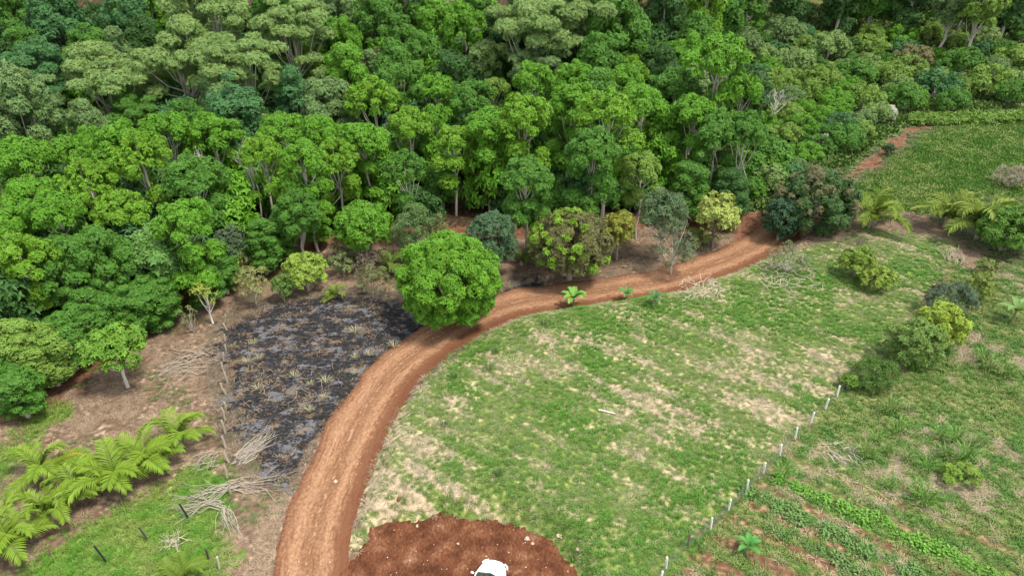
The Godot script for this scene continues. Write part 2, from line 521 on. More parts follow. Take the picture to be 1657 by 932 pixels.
func ash_texture() -> ImageTexture:
	var n := FastNoiseLite.new()
	n.seed = 91
	n.frequency = 0.01
	n.fractal_octaves = 4
	var im := Image.create(1024, 1024, false, Image.FORMAT_RGB8)
	for j in 1024:
		for i in 1024:
			var big := n.get_noise_2d(i * 0.9, j * 1.3)
			var grain := n.get_noise_2d(i * 9.0, j * 14.0)
			var streak := n.get_noise_2d(i * 3.0 + 400.0, j * 6.0)
			var c := Color8(30, 30, 32).lerp(Color8(66, 64, 66), clampf(0.4 + grain * 0.6 + streak * 0.7, 0.0, 1.0))
			c = c.lerp(Color8(104, 104, 109), clampf((big * 2.0 + streak * 0.8 + grain * 0.8 - 0.16) * 1.3, 0.0, 0.75))
			var dead := n.get_noise_2d(i * 1.6 + 900.0, j * 2.2 + 100.0)
			c = c.lerp(Color8(112, 92, 72), clampf((dead * 1.2 + streak * 0.4 + grain * 0.7 - 0.28) * 2.2, 0.0, 0.85))
			im.set_pixel(i, j, c)
	return ImageTexture.create_from_image(im)

func road_texture() -> ImageTexture:
	var w := 256
	var h := 1024
	var a := FastNoiseLite.new()
	a.frequency = 0.03
	a.fractal_octaves = 4
	a.seed = 77
	var im := Image.create(w, h, false, Image.FORMAT_RGB8)
	var red := Color8(107, 77, 57)
	var tan := Color8(152, 119, 93)
	var dark := Color8(92, 57, 41)
	for j in h:
		for i in w:
			var u := (i + 0.5) / w * 4.8 - 2.4
			var lane := exp(-pow((absf(u + 0.05) - 0.8) / 0.42, 2.0)) * 0.9
			var t := lane * 0.6 + 0.22 * a.get_noise_2d(i * 2.0, j * 0.22) + 0.5 * a.get_noise_2d(i * 3.0 + 900.0, j * 2.2) + 0.3 * a.get_noise_2d(i * 14.0, j * 11.0) + 0.2
			var c := red.lerp(tan, clampf(t, 0.0, 1.0))
			var g := clampf(-0.9 * a.get_noise_2d(i * 3.0 + 50.0, j * 0.4 + 300.0) - 0.08, 0.0, 1.0)
			c = c.lerp(Color8(99, 66, 47), 0.75 * ss(0.75, 1.35, u + 0.5 * a.get_noise_2d(i * 2.0 + 70.0, j * 1.2)))
			c = c.lerp(Color8(158, 133, 110), 0.8 * exp(-pow((u + 0.1 + 0.12 * a.get_noise_2d(5.0, j * 0.6)) / 0.05, 2.0)) * ss(-0.1, 0.25, a.get_noise_2d(500.0, j * 0.8)))
			c = c.lerp(dark, clampf(g * 1.2 + ss(1.45, 2.0, absf(u) + 0.4 * a.get_noise_2d(i * 3.0, j * 3.0)) * 0.75, 0.0, 1.0))
			im.set_pixel(i, j, c)
	return ImageTexture.create_from_image(im)

# ---------------------------------------------------------------- small ground cover that nobody could count
func scatter(called: String, mesh: Mesh, m: Material, buf: PackedFloat32Array, label: String, category: String) -> void:
	var mm := MultiMesh.new()
	mm.transform_format = MultiMesh.TRANSFORM_3D
	mm.use_colors = true
	mm.mesh = mesh
	mm.instance_count = buf.size() / 16
	mm.buffer = buf
	var o := MultiMeshInstance3D.new()
	o.name = numbered(called)
	o.multimesh = mm
	o.material_override = m
	add_child(o)
	tag(o, label, category, "", "stuff")

func put(buf: PackedFloat32Array, p: Vector3, s: float, hs: float, c: Color) -> void:
	var t := rng.randf() * TAU
	var a := cos(t) * s
	var b := sin(t) * s
	buf.append_array(PackedFloat32Array([a, 0.0, b, p.x, 0.0, s * hs, 0.0, p.y, -b, 0.0, a, p.z, c.r, c.g, c.b, 1.0]))

func tuft_mesh(n: int, height: float, spread: float, width: float) -> ArrayMesh:
	begin()
	for i in n:
		var t := TAU * i / n + rng.randf_range(-0.4, 0.4)
		var d := Vector3(cos(t), 0, sin(t))
		var s := Vector3(-d.z, 0, d.x) * width * 0.5
		var b := d * rng.randf() * spread * 0.4
		var hh := height * rng.randf_range(0.5, 1.0)
		var mid := b + d * spread * 0.35 + Vector3.UP * hh * 0.8
		var tip := b + d * spread * rng.randf_range(0.7, 1.1) + Vector3.UP * hh
		var k := pv.size()
		pv.append_array([b - s, b + s, mid + s * 0.8, mid - s * 0.8, tip])
		var c := Color.WHITE * rng.randf_range(0.75, 1.2)
		for j in 5: pc.append(c)
		pi.append_array([k, k + 1, k + 2, k, k + 2, k + 3, k + 3, k + 2, k + 4])
	return commit()

func leafy_mesh(n: int, r: float, l: float, w: float) -> ArrayMesh:
	begin()
	for i in n:
		var d := rv()
		d.y = absf(d.y)
		var p := d * Vector3(r, r * 0.7, r) * rng.randf_range(0.5, 1.0)
		var t := rng.randf_range(0.7, 1.25)
		leaf(p, (rv() + d + Vector3.DOWN * 0.2).normalized(), (d + Vector3.UP).normalized(), l * rng.randf_range(0.7, 1.2), w, Color(t, t, t))
	return commit()

func pebble_mesh() -> ArrayMesh:
	begin()
	var s := [Vector3(1, 0, 0.2), Vector3(0.3, 0.1, 0.9), Vector3(-0.8, 0, 0.5), Vector3(-0.6, 0.1, -0.7), Vector3(0.5, 0, -0.8)]
	for v in s: pv.append(v)
	pv.append(Vector3(0.1, 0.75, 0.0))
	pv.append(Vector3(0, -0.5, 0))
	for i in 5: pi.append_array([i, 5, (i + 1) % 5, (i + 1) % 5, 6, i])
	for i in 7: pc.append(Color.WHITE)
	return commit()

func mix3(a: Color, b: Color, t: float) -> Color:
	return a.lerp(b, t)

func build_cover() -> void:
	var short := tuft_mesh(8, 0.15, 0.2, 0.035)
	var straw := tuft_mesh(9, 0.07, 0.34, 0.028)
	var leafy := leafy_mesh(12, 0.16, 0.13, 0.07)
	var pn := FastNoiseLite.new()
	pn.frequency = 0.12
	pn.fractal_octaves = 3
	pn.seed = 5
	var sn := FastNoiseLite.new()
	sn.noise_type = FastNoiseLite.TYPE_SIMPLEX_SMOOTH
	sn.frequency = 0.22
	sn.fractal_octaves = 3
	var gbuf := PackedFloat32Array()
	var sbuf := PackedFloat32Array()
	var lbuf := PackedFloat32Array()
	var cbuf := PackedFloat32Array()
	var fbuf := PackedFloat32Array()
	var dbuf := PackedFloat32Array()
	var ubuf := PackedFloat32Array()
	for q in 330000:
		var x := rng.randf_range(-32.0, 66.0)
		var z := -rng.randf_range(19.0, 92.0)
		if q % 16 == 0:
			x = rng.randf_range(18.0, 92.0)
			z = -rng.randf_range(62.0, 124.0)
		if absf(x) > 10.0 - z * 0.75: continue
		var k := gi(x + rng.randf_range(-0.6, 0.6), z + rng.randf_range(-0.6, 0.6))
		var id := zone[k]
		if id == 1:
			if x > 17.0 and z < -60.0: put(ubuf, Vector3(x, ground_y(x, z), z), rng.randf_range(2.0, 4.5), 0.9, mix3(Color(0.06, 0.14, 0.025), Color(0.14, 0.2, 0.05), rng.randf()))
			continue
		var d := road_d(x, z) if z > -66.0 else 99.0
		if absf(d) < 1.75 + 0.3 * rng.randf(): continue
		if z > -28.0 and poly_d(CLEAR, x, z) > rng.randf_range(-0.4, 0.45): continue
		var y := ground_y(x, z)
		var v := pn.get_noise_2d(x, z)
		var v2 := pn.get_noise_2d(x * 5.0 + 70.0, z * 5.0)
		var t := rng.randf_range(0.75, 1.25)
		var p := Vector3(x, y - 0.01, z)
		if id == 2:
			var dry := zdry[k] * 0.8 + v * 0.3 + v2 * 0.3 + 0.55 * sn.get_noise_2d((0.806 * x + 0.592 * z) * 0.5, (-0.592 * x + 0.806 * z) * 3.0) * 1.3 + 0.16 * exp(-pow((d - 2.6) / 0.7, 2.0))
			var share := 0.08 + 0.72 * ss(-0.05, 0.6, dry)
			if rng.randf() < share:
				if rng.randf() < 0.75: put(sbuf, p, rng.randf_range(0.45, 1.05), rng.randf_range(0.7, 1.6), mix3(Color(0.35, 0.30, 0.21), Color(0.19, 0.15, 0.10), rng.randf() * rng.randf()) * t)
			elif rng.randf() > share * 0.55:
				var lush := clampf(0.45 - v * 1.2 - v2 * 0.8 - zdry[k], 0.0, 1.0)
				put(gbuf, p, rng.randf_range(0.55, 1.15), 0.7 + 0.7 * lush, mix3(Color(0.125, 0.19, 0.048), Color(0.08, 0.20, 0.024), lush) * t)
		elif id == 3:
			var s := -0.592 * x + 0.806 * z
			var row := sin(s * 4.19) * 0.5 + v * 0.9
			if s > -34.0 and row > 0.28 - 0.08 * maxf(0.0, s + 31.0) and rng.randf() < 0.8: continue
			if rng.randf() < 0.9 * ss(0.0, 0.55, v2 * 0.8 + v * 0.7):
				put(sbuf, p, rng.randf_range(0.7, 1.4), 1.3, mix3(Color(0.36, 0.31, 0.21), Color(0.22, 0.17, 0.12), rng.randf()) * t)
			elif rng.randf() < 0.5:
				put(cbuf, p, rng.randf_range(0.5, 1.15), 1.0, mix3(Color(0.08, 0.20, 0.03), Color(0.20, 0.29, 0.08), clampf(0.45 + v2 * 1.6 + v, 0.0, 1.0)) * t)
			else:
				put(gbuf, p, rng.randf_range(0.6, 1.25), 1.2, mix3(Color(0.08, 0.185, 0.035), Color(0.21, 0.25, 0.08), clampf(0.5 + v2 * 1.6 - v, 0.0, 1.0)) * t)
		elif id == 4:
			if rng.randf() < 0.25 * ss(0.1, 0.5, v2 + v * 0.6): put(sbuf, p, rng.randf_range(1.0, 1.8), 1.5, Color(0.32, 0.28, 0.18) * t)
			else: put(fbuf, p, rng.randf_range(0.9, 2.0), 1.0, mix3(Color(0.09, 0.20, 0.03), Color(0.21, 0.29, 0.08), clampf(0.45 + v2 * 1.5 + v, 0.0, 1.0)) * t)
		elif id == 5:
			put(lbuf, p, rng.randf_range(0.7, 1.3), 1.0, mix3(Color(0.08, 0.20, 0.018), Color(0.17, 0.23, 0.05), clampf(0.5 + v2 + v, 0.0, 1.0)) * t)
		elif id == 7:
			if rng.randf() < 0.4: put(gbuf, p, rng.randf_range(0.8, 1.8), 1.2, Color(0.09, 0.14, 0.04) * t)
			elif rng.randf() < 0.5: put(sbuf, p, rng.randf_range(0.8, 1.6), 1.2, Color(0.25, 0.2, 0.14) * t)
		else:
			var burn := maxf(poly_d(BURN, x, z), poly_d(BURN2, x, z)) if z > -54.0 and x < 8.0 else -9.0
			if burn > 0.2:
				if v * 0.5 + v2 > 0.3 and rng.randf() < 0.22: put(dbuf, p, rng.randf_range(0.6, 1.4), 1.5, Color(0.22, 0.17, 0.11) * t)
				elif rng.randf() < 0.25: put(dbuf, p, rng.randf_range(0.7, 1.4), 0.8, Color(0.03, 0.03, 0.03) * t)
			elif burn > -1.2 and d < -1.9 and rng.randf() < 0.55:
				put(dbuf, p, rng.randf_range(0.6, 1.3), 1.0, mix3(Color(0.25, 0.2, 0.14), Color(0.05, 0.045, 0.04), rng.randf()) * t)
			elif id == 0 and (v2 + v * 0.6 > 0.02 or d < -1.7 and d > -2.6) and rng.randf() < 0.65:
				put(dbuf, p, rng.randf_range(0.6, 1.2), 0.7, Color(0.27, 0.2, 0.14) * t)
			elif id == 0 and v < -0.22 and rng.randf() < 0.35:
				put(lbuf, p, rng.randf_range(0.5, 1.0), 0.8, Color(0.11, 0.16, 0.05) * t)
	var gm := leafmat("grass", Color(1, 1, 1), 0.4)
	var dm := mat("dry_grass", Color(1, 1, 1), 0.9, 0.15)
	scatter("short_grass", short, gm, gbuf, "short green grass covering the knoll and the weedy field", "grass")
	scatter("dry_straw", straw, dm, sbuf, "pale dry straw lying in patches over the grass", "straw")
	scatter("lawn_grass", short, gm, lbuf, "bright green grass below the row of young palms", "grass")
	scatter("field_weeds", leafy, gm, cbuf, "low leafy weeds across the field right of the fence", "weeds")
	scatter("ground_creeper", leafy, gm, fbuf, "leafy green ground cover of the far field", "ground cover")
	scatter("thicket_undergrowth", leafy, gm, ubuf, "low leafy undergrowth on the thicket floor", "undergrowth")
	scatter("dead_grass", straw, dm, dbuf, "dead grass and litter on the bare slope and burnt plot", "dead grass")
	# pale pebbles on the road and the clearing
	var pb := PackedFloat32Array()
	for q in 3600:
		var x := rng.randf_range(-16.0, 6.0)
		var z := -rng.randf_range(20.0, 50.0)
		var d := road_d(x, z)
		var in_clear := poly_d(CLEAR, x, z)
		if absf(d) > 1.9 and in_clear < 0.1: continue
		if in_clear < 0.1 and rng.randf() < 0.4: continue
		var c := Color(0.5, 0.40, 0.32) if rng.randf() < 0.35 else Color(0.2, 0.095, 0.055)
		put(pb, Vector3(x, 0.0, z), rng.randf_range(0.01, 0.04), 0.8, c * rng.randf_range(0.7, 1.3))
	scatter("pebbles", pebble_mesh(), dm, pb, "small pale pebbles and earth crumbs on the road and clearing", "pebbles")
# ---------------------------------------------------------------- trees
var protos := {}
var planted: Array[Vector3] = []     # x, z, radius

const TINT := {
	"bright": Color(0.098, 0.25, 0.016), "lime": Color(0.128, 0.275, 0.018), "mid": Color(0.07, 0.185, 0.021), "dark": Color(0.042, 0.11, 0.022),
	"grey": Color(0.12, 0.205, 0.065), "olive": Color(0.145, 0.25, 0.038), "teal": Color(0.06, 0.165, 0.05), "pale": Color(0.17, 0.27, 0.075), "brown": Color(0.17, 0.165, 0.07)}
const LOOK := {"bright": "bright green", "lime": "yellowish green", "mid": "mid green", "dark": "dark green", "grey": "greyish green", "olive": "olive green", "teal": "bluish green", "pale": "pale green", "brown": "brownish green"}
const SHAPE := {"dome": "round-topped tree", "feather": "spreading layered tree", "dense": "dense leafy tree", "tower": "tall vine-clad tree", "shrub": "rounded shrub", "understory": "leafy low bush"}
const CALLED := {"dome": "forest_tree", "feather": "spreading_tree", "dense": "leafy_tree", "tower": "vine_clad_tree", "shrub": "thicket_shrub", "understory": "forest_edge_bush"}

func bark(key := "bark", c := Color(0.40, 0.37, 0.31)) -> Material:
	return mat(key, c, 0.9, 0.2)

func make_protos() -> void:
	for ty in ["dome", "feather", "dense", "tower", "shrub", "understory"]:
		var list := []
		for v in {"dome": 9, "feather": 6, "dense": 6, "tower": 4, "shrub": 5, "understory": 4}[ty]:
			rng.seed = hash(ty) + v * 31
			var puffs := []
			var wm: Mesh
			var centre := Vector3(rng.randf_range(-0.3, 0.3), 0, rng.randf_range(-0.3, 0.3))
			match ty:
				"dome":
					centre.y = 8.0
					puffs = shell(centre, Vector3(2.4 * rng.randf_range(0.85, 1.1), 2.1 * rng.randf_range(0.8, 1.25), 2.4 * rng.randf_range(0.85, 1.1)), 26, 0.25, -0.3, 0.5)
					var tiers: int = [9, 4, 12, 6][v % 4]
					for i in tiers:
						var t := 2.4 * i + rng.randf()
						var rr := rng.randf_range(0.65, 1.05)
						puffs.append([Vector3(cos(t) * rng.randf_range(0.8, 2.0), rng.randf_range(3.0, 6.4), sin(t) * rng.randf_range(0.8, 2.0)), Vector3(rr, rr * 0.8, rr)])
					wm = wood(0.14, centre, puffs, 9, 0.5)
					begin()
					leaves(puffs, 30.0, 0.22, 0.11, 4, 0.3, -0.4, 0.3)
				"feather":
					centre.y = 8.6
					for i in 34:
						var t := 2.39996 * i + rng.randf_range(-0.6, 0.6)
						var q := sqrt((i + 0.5) / 34.0) * rng.randf_range(0.85, 1.1)
						var rr := rng.randf_range(0.55, 1.25)
						puffs.append([centre + Vector3(cos(t) * q * 3.6, 2.2 * (1.0 - q * q) + rng.randf_range(-1.3, 0.9) - (2.2 if i % 4 == 0 else 0.0), sin(t) * q * 3.6), Vector3(rr, rr * rng.randf_range(0.4, 0.7), rr)])
					wm = wood(0.2, centre + Vector3(0, -0.6, 0), puffs, 16, 0.4)
					begin()
					leaves(puffs, 22.0, 0.26, 0.09, 5, 0.35, -0.3, 0.7)
				"dense":
					centre.y = 7.2
					puffs = shell(centre, Vector3(3.2 * rng.randf_range(0.8, 1.1), 3.3 * rng.randf_range(0.85, 1.3), 3.2 * rng.randf_range(0.8, 1.1)), 40, 0.22, -0.75, 0.6)
					wm = wood(0.2, centre, puffs, 10, 0.35)
					begin()
					leaves(puffs, 24.0, 0.24, 0.11, 4, 0.35, -0.5, 0.5)
				"tower":
					centre.y = 6.0
					puffs = shell(centre, Vector3(2.3, 5.8, 2.3), 44, 0.22, -0.9, 0.6)
					wm = wood(0.2, centre + Vector3(0, 2, 0), puffs, 8, 0.3)
					begin()
					leaves(puffs, 22.0, 0.23, 0.11, 4, 0.35, -0.5, 0.8)
				"shrub":
					centre.y = 1.5
					puffs = shell(centre, Vector3(2.1, 1.6, 2.1), 20, 0.30, -0.5, 0.45)
					wm = wood(0.09, centre, puffs, 8, 0.1)
					begin()
					leaves(puffs, 24.0, 0.2, 0.085, 4, 0.4, -0.4, 0.4)
				"understory":
					centre.y = 1.7
					puffs = shell(centre, Vector3(1.8, 2.0, 1.8), 14, 0.33, -0.75, 0.5)
					wm = wood(0.07, centre, puffs, 6, 0.1)
					begin()
					leaves(puffs, 14.0, 0.32, 0.15, 4, 0.3, -0.5, 0.5)
			list.append([wm, commit()])
		protos[ty] = list

func plant(ty: String, x: float, z: float, s: float, tint: String, label: String, group: String, tall := 1.0) -> Node3D:
	var category := "bush" if ty == "shrub" or ty == "understory" else "tree"
	var o := thing(CALLED[ty], label, category, Vector3(x, ground_y(x, z), z), rng.randf() * TAU, group)
	o.scale = Vector3(s * rng.randf_range(0.88, 1.12), s * tall * (1.1 if ty == "dome" else 1.0) * rng.randf_range(0.93, 1.08), s * rng.randf_range(0.88, 1.12))
	var pr: Array = protos[ty][(TINT.keys().find(tint) * 2 + rng.randi() % 4) % protos[ty].size()]
	part(o, "trunk" if category == "tree" else "stems", pr[0], bark())
	part(o, "crown" if category == "tree" else "foliage", pr[1], leafmat(tint, TINT[tint]))
	planted.append(Vector3(x, z, s * {"dome": 2.0, "feather": 3.6, "dense": 2.9, "tower": 2.2, "shrub": 1.6, "understory": 1.2}[ty]))
	return o

func nth(n: int) -> String:
	var last := "th"
	if n % 100 < 11 or n % 100 > 13:
		last = ["th", "st", "nd", "rd", "th", "th", "th", "th", "th", "th"][n % 10]
	return str(n) + last

func plant_row(rows: Array, where: String, group: String) -> void:   # labels count each kind of look from left to right
	rows.sort_custom(func(a, b): return a[1] / -a[2] < b[1] / -b[2])
	var count := {}
	for r in rows:
		var look: String = LOOK[r[4]] + " " + SHAPE[r[0]]
		count[look] = count.get(look, 0) + 1
		plant(r[0], r[1], r[2], r[3], r[4], "%s %s, %s from left" % [look, where, nth(count[look])], group, r[5] if r.size() > 5 else 1.0)

func build_forest() -> void:
	make_protos()
	rng.seed = 404
	plant_row([
		["dome", -37.35, -52.06, 0.95, "bright"], ["dome", -35.00, -54.91, 0.95, "bright"], ["dome", -30.79, -54.29, 0.94, "bright"], ["dome", -29.56, -60.20, 0.89, "bright"], ["dome", -28.17, -52.61, 0.92, "lime"],
		["dome", -25.98, -60.68, 0.90, "bright"], ["dome", -24.45, -51.46, 0.88, "mid"], ["dome", -31.09, -49.56, 0.88, "lime"], ["dome", -34.55, -48.04, 0.89, "bright"], ["dome", -33.88, -44.11, 0.81, "bright"], ["dome", -31.01, -44.45, 0.85, "bright"],
		["dome", -28.65, -47.78, 0.79, "lime"], ["dome", -22.69, -45.25, 0.82, "bright"], ["dome", -31.63, -41.28, 0.74, "lime"], ["dome", -20.04, -55.82, 0.88, "lime"], ["dome", -19.89, -62.15, 0.87, "bright"], ["dome", -16.33, -61.04, 0.90, "bright"],
		["dome", -16.31, -53.76, 0.86, "bright"], ["dome", -14.65, -57.20, 0.77, "lime"], ["dome", -12.33, -65.44, 0.95, "lime"], ["dome", -12.68, -59.84, 0.89, "bright"], ["dome", -9.35, -63.04, 0.88, "lime"], ["dome", -7.12, -65.84, 0.82, "bright"], ["dome", -5.16, -60.68, 0.81, "lime"],
		["dome", -2.08, -61.53, 0.95, "bright"], ["dome", 1.15, -60.79, 0.98, "lime"], ["dome", 5.41, -64.56, 1.03, "bright"], ["dome", 8.11, -59.16, 1.12, "lime"], ["dome", 12.06, -65.54, 0.95, "bright"], ["dome", 16.13, -72.21, 0.98, "mid"],
		["dome", 19.01, -68.78, 1.26, "bright"], ["dome", 21.21, -67.30, 1.06, "bright"], ["dome", 16.41, -64.72, 0.99, "bright"], ["dome", 20.25, -60.56, 0.85, "mid"], ["dome", 17.89, -61.04, 0.90, "mid"],
		["dome", 1.89, -70.15, 0.95, "bright"], ["dome", 6.46, -71.39, 1.01, "bright"], ["dome", 10.48, -71.35, 0.92, "bright"], ["dome", -7.39, -71.18, 0.91, "bright"], ["dome", -1.94, -71.69, 0.82, "olive"], ["dome", 12.20, -75.71, 0.80, "lime"], ["dome", -4.09, -68.86, 0.80, "mid"],
		["dome", -8.42, -54.95, 0.79, "mid"], ["dome", 1.04, -52.85, 0.81, "mid"], ["dome", 6.64, -55.91, 0.84, "mid"], ["dome", 10.77, -56.10, 0.76, "olive"], 
	], "in the front rows of the forest", "round-topped trees along the forest edge")
	plant_row([
		["feather", -44.81, -65.78, 0.97, "grey"], ["feather", -47.80, -74.14, 0.99, "teal"], ["feather", -39.23, -69.84, 1.07, "pale"], ["feather", -32.98, -73.82, 1.18, "pale"], ["feather", -26.22, -70.95, 1.09, "pale"], ["feather", -32.19, -81.34, 1.20, "pale"], ["feather", -23.33, -79.46, 1.11, "pale"],
		["feather", -35.85, -67.17, 0.80, "mid"], ["dense", -50.40, -85.03, 1.12, "teal"], ["dense", -56.15, -86.42, 1.03, "mid"], ["dense", -43.96, -87.17, 0.94, "teal"], ["dense", -36.96, -78.01, 0.70, "bright"], ["dense", -22.16, -82.14, 0.65, "lime"], ["dense", -27.27, -68.38, 0.87, "grey"], ["dense", -18.44, -82.60, 0.81, "bright"],
		["dense", -20.50, -89.24, 0.96, "grey"], ["dense", -15.26, -87.85, 0.95, "mid"], ["dense", -12.17, -82.18, 0.88, "mid"], ["dense", -8.74, -86.99, 1.00, "bright"], ["dense", -5.41, -83.57, 0.93, "bright", 1.12], ["dense", -9.98, -80.07, 0.79, "mid"], ["dense", -14.93, -81.37, 0.68, "brown"],
		["feather", 2.36, -79.59, 1.25, "pale"], ["feather", 7.74, -82.15, 1.21, "pale"], ["feather", 2.69, -77.47, 0.88, "grey"], ["dense", 10.80, -81.34, 1.18, "mid"], ["tower", 18.09, -89.82, 1.16, "dark"], ["dense", 15.07, -93.10, 1.10, "brown"], ["tower", 23.49, -93.19, 1.14, "lime", 1.1], ["tower", 29.67, -105.99, 1.27, "mid"],
		["tower", 33.52, -109.36, 1.30, "mid"], ["tower", 41.50, -114.32, 1.35, "dark"], ["tower", 48.21, -112.48, 1.26, "dark"], ["tower", 54.12, -115.35, 1.29, "mid"], ["tower", 58.43, -112.31, 1.47, "dark"], ["dense", 64.13, -104.60, 1.23, "olive"], ["dense", 61.76, -107.53, 1.01, "grey"], ["tower", 72.24, -111.54, 1.25, "dark"],
		["dense", -4.35, -92.20, 0.88, "mid"], ["dense", -1.30, -85.43, 0.91, "dark"], ["dense", -27.22, -89.15, 1.06, "mid"],
		["dense", -30.08, -42.57, 0.65, "mid"], ["dense", -28.17, -43.40, 0.65, "mid"], ["tower", -29.78, -35.60, 0.77, "olive", 0.62], ["tower", -29.01, -36.30, 0.65, "olive", 0.6], ["tower", -29.21, -33.26, 0.65, "mid", 0.55], ["tower", -28.69, -37.97, 0.65, "mid", 0.6], ["tower", -25.06, -42.67, 0.65, "mid", 0.62], ["tower", -26.77, -40.48, 0.65, "mid", 0.6], ["tower", -31.03, -34.87, 0.67, "mid", 0.6], ["tower", -22.46, -45.39, 0.65, "mid", 0.6], ["tower", -19.64, -50.12, 0.67, "mid", 0.6], ["tower", -18.42, -51.82, 0.69, "mid", 0.6], ["tower", -16.68, -54.59, 0.65, "bright", 0.6], ["dense", -16.83, -51.55, 0.65, "mid"],
		["tower", -27.98, -39.72, 0.67, "mid", 0.6], ["tower", -25.74, -41.37, 0.65, "mid", 0.6], ["tower", 15.58, -58.75, 0.76, "mid", 0.7], ["tower", 19.18, -58.17, 0.75, "dark", 0.7], ["tower", -21.77, -47.22, 0.65, "mid", 0.6],
	], "on the forested slope", "mixed forest trees on the slope")
	plant_row([
		["shrub", 62.58, -95.20, 1.50, "olive"], ["shrub", 55.07, -93.74, 1.44, "teal"], ["shrub", 31.50, -73.61, 0.75, "bright"], ["shrub", 36.55, -84.11, 0.84, "bright"], ["shrub", 39.54, -86.15, 0.78, "bright"], ["shrub", 39.47, -109.66, 1.45, "grey"], ["shrub", 32.24, -105.28, 1.41, "grey"], ["shrub", 44.77, -105.39, 1.41, "pale"], ["shrub", 51.15, -106.47, 1.26, "olive"], ["shrub", 56.33, -109.44, 1.11, "bright"],
		["shrub", 56.20, -103.72, 1.23, "brown"], ["shrub", 50.38, -97.76, 1.33, "olive"], ["shrub", 45.85, -97.76, 1.33, "mid"], ["shrub", 39.08, -101.37, 1.37, "pale"], ["shrub", 40.71, -95.89, 1.31, "olive"], ["shrub", 35.05, -95.95, 1.16, "olive"], ["shrub", 43.77, -89.26, 1.24, "olive"], ["shrub", 48.37, -89.26, 1.24, "mid"], ["shrub", 31.86, -82.96, 1.10, "olive"], ["shrub", 27.69, -73.77, 0.94, "mid"], ["shrub", 28.26, -69.30, 0.78, "grey"],
		["shrub", 61.95, -101.39, 1.37, "mid"], ["shrub", 54.30, -88.75, 1.09, "mid"], ["shrub", 69.19, -102.30, 1.38, "olive"], ["shrub", 40.67, -83.06, 0.83, "grey"], ["shrub", 64.00, -92.33, 1.13, "mid"],
	], "in the thicket above the far field", "shrubs of the thicket above the far field")
	# the rest of the wood, as dense as the photograph shows it
	rng.seed = 77
	var deep := []
	var thick := []
	var tries := 0
	while tries < 6500:
		tries += 1
		var x := rng.randf_range(-82.0, 92.0)
		var z := -rng.randf_range(46.0, 122.0)
		if absf(x) > 9.0 - z * 0.74 or poly_d(EDGE, x, z) < 1.5: continue
		var right := x > 24.0 + 0.1 * (z + 70.0)
		if not right and z < -93.0: continue
		var shrubby := right and (z > -112.0 + maxf(0.0, 30.0 - x) or tries % 3 > 0)
		var ty: String = "shrub" if shrubby else ["dense", "feather", "dense", "tower"][rng.randi() % 4]
		var s := rng.randf_range(0.8, 1.15)
		var rad: float = s * ({"dense": 2.5, "feather": 3.1, "tower": 2.2, "shrub": 1.75}[ty])
		var ok := true
		for p in planted:
			var gap := (rad + p.z) * (0.74 if shrubby else 0.86)
			if (p.x - x) * (p.x - x) + (p.y - z) * (p.y - z) < gap * gap:
				ok = false
				break
		if not ok or x > 20.0 and line_d(TRACK, x, z) < 3.2: continue
		if not shrubby and poly_d(EDGE, x, z) < 5.0: continue
		planted.append(Vector3(x, z, rad))
		var tint: String = ["olive", "mid", "pale", "olive", "grey", "bright", "teal"][rng.randi() % 7] if shrubby else ["mid", "dark", "grey", "pale", "teal", "mid", "bright"][rng.randi() % 7]
		(thick if shrubby else deep).append([ty, x, z, s, tint])
	plant_row(deep, "deeper in the forest", "trees deeper in the forest")
	plant_row(thick, "among the close-growing thicket", "shrubs of the thicket above the far field")
	# undergrowth that fills the gaps between the front trunks
	rng.seed = 55
	var under := []
	var spots: Array[Vector2] = []
	for t in 4000:
		var x := rng.randf_range(-70.0, 34.0)
		var z := -rng.randf_range(38.0, 97.0)
		if absf(x) > 9.0 - z * 0.74 or poly_d(EDGE, x, z) < 2.5 or x > 17.0 - 0.1 * (z + 60.0): continue
		var ok := true
		for p in spots:
			if p.distance_squared_to(Vector2(x, z)) < 8.5:
				ok = false
				break
		if not ok: continue
		if absf(x) < 22.0 and poly_d(EDGE, x, z) < 7.0 and t % 5 > 1: continue
		spots.append(Vector2(x, z))
		under.append(["understory", x, z, rng.randf_range(1.1, 1.7), ["mid", "dark", "mid", "teal", "bright"][rng.randi() % 5], rng.randf_range(0.9, 1.5)])
	plant_row(under, "growing under the forest trees", "undergrowth between the forest trunks")
	# bushes at the foot of the forest edge
	rng.seed = 99
	var low := []
	for i in EDGE.size() - 7:
		var a: Vector2 = EDGE[i]
		var b: Vector2 = EDGE[i + 1]
		var n := int(a.distance_to(b) / 1.7)
		for j in n:
			var inward := Vector2(b.y - a.y, a.x - b.x).normalized()
			for lane in 2:
				var p := a.lerp(b, (j + rng.randf()) / n) + inward * (1.3 + lane * 2.2 + rng.randf() * 1.2)
				if p.x < -46.0 or p.x > 36.0 or poly_d(EDGE, p.x, p.y) < 0.8: continue
				if rng.randf() < 0.25: continue
				low.append(["understory", p.x, p.y, rng.randf_range(0.6, 1.15), ["mid", "dark", "mid", "teal", "bright"][rng.randi() % 5]])
	plant_row(low, "at the foot of the forest edge", "bushes at the foot of the forest edge")

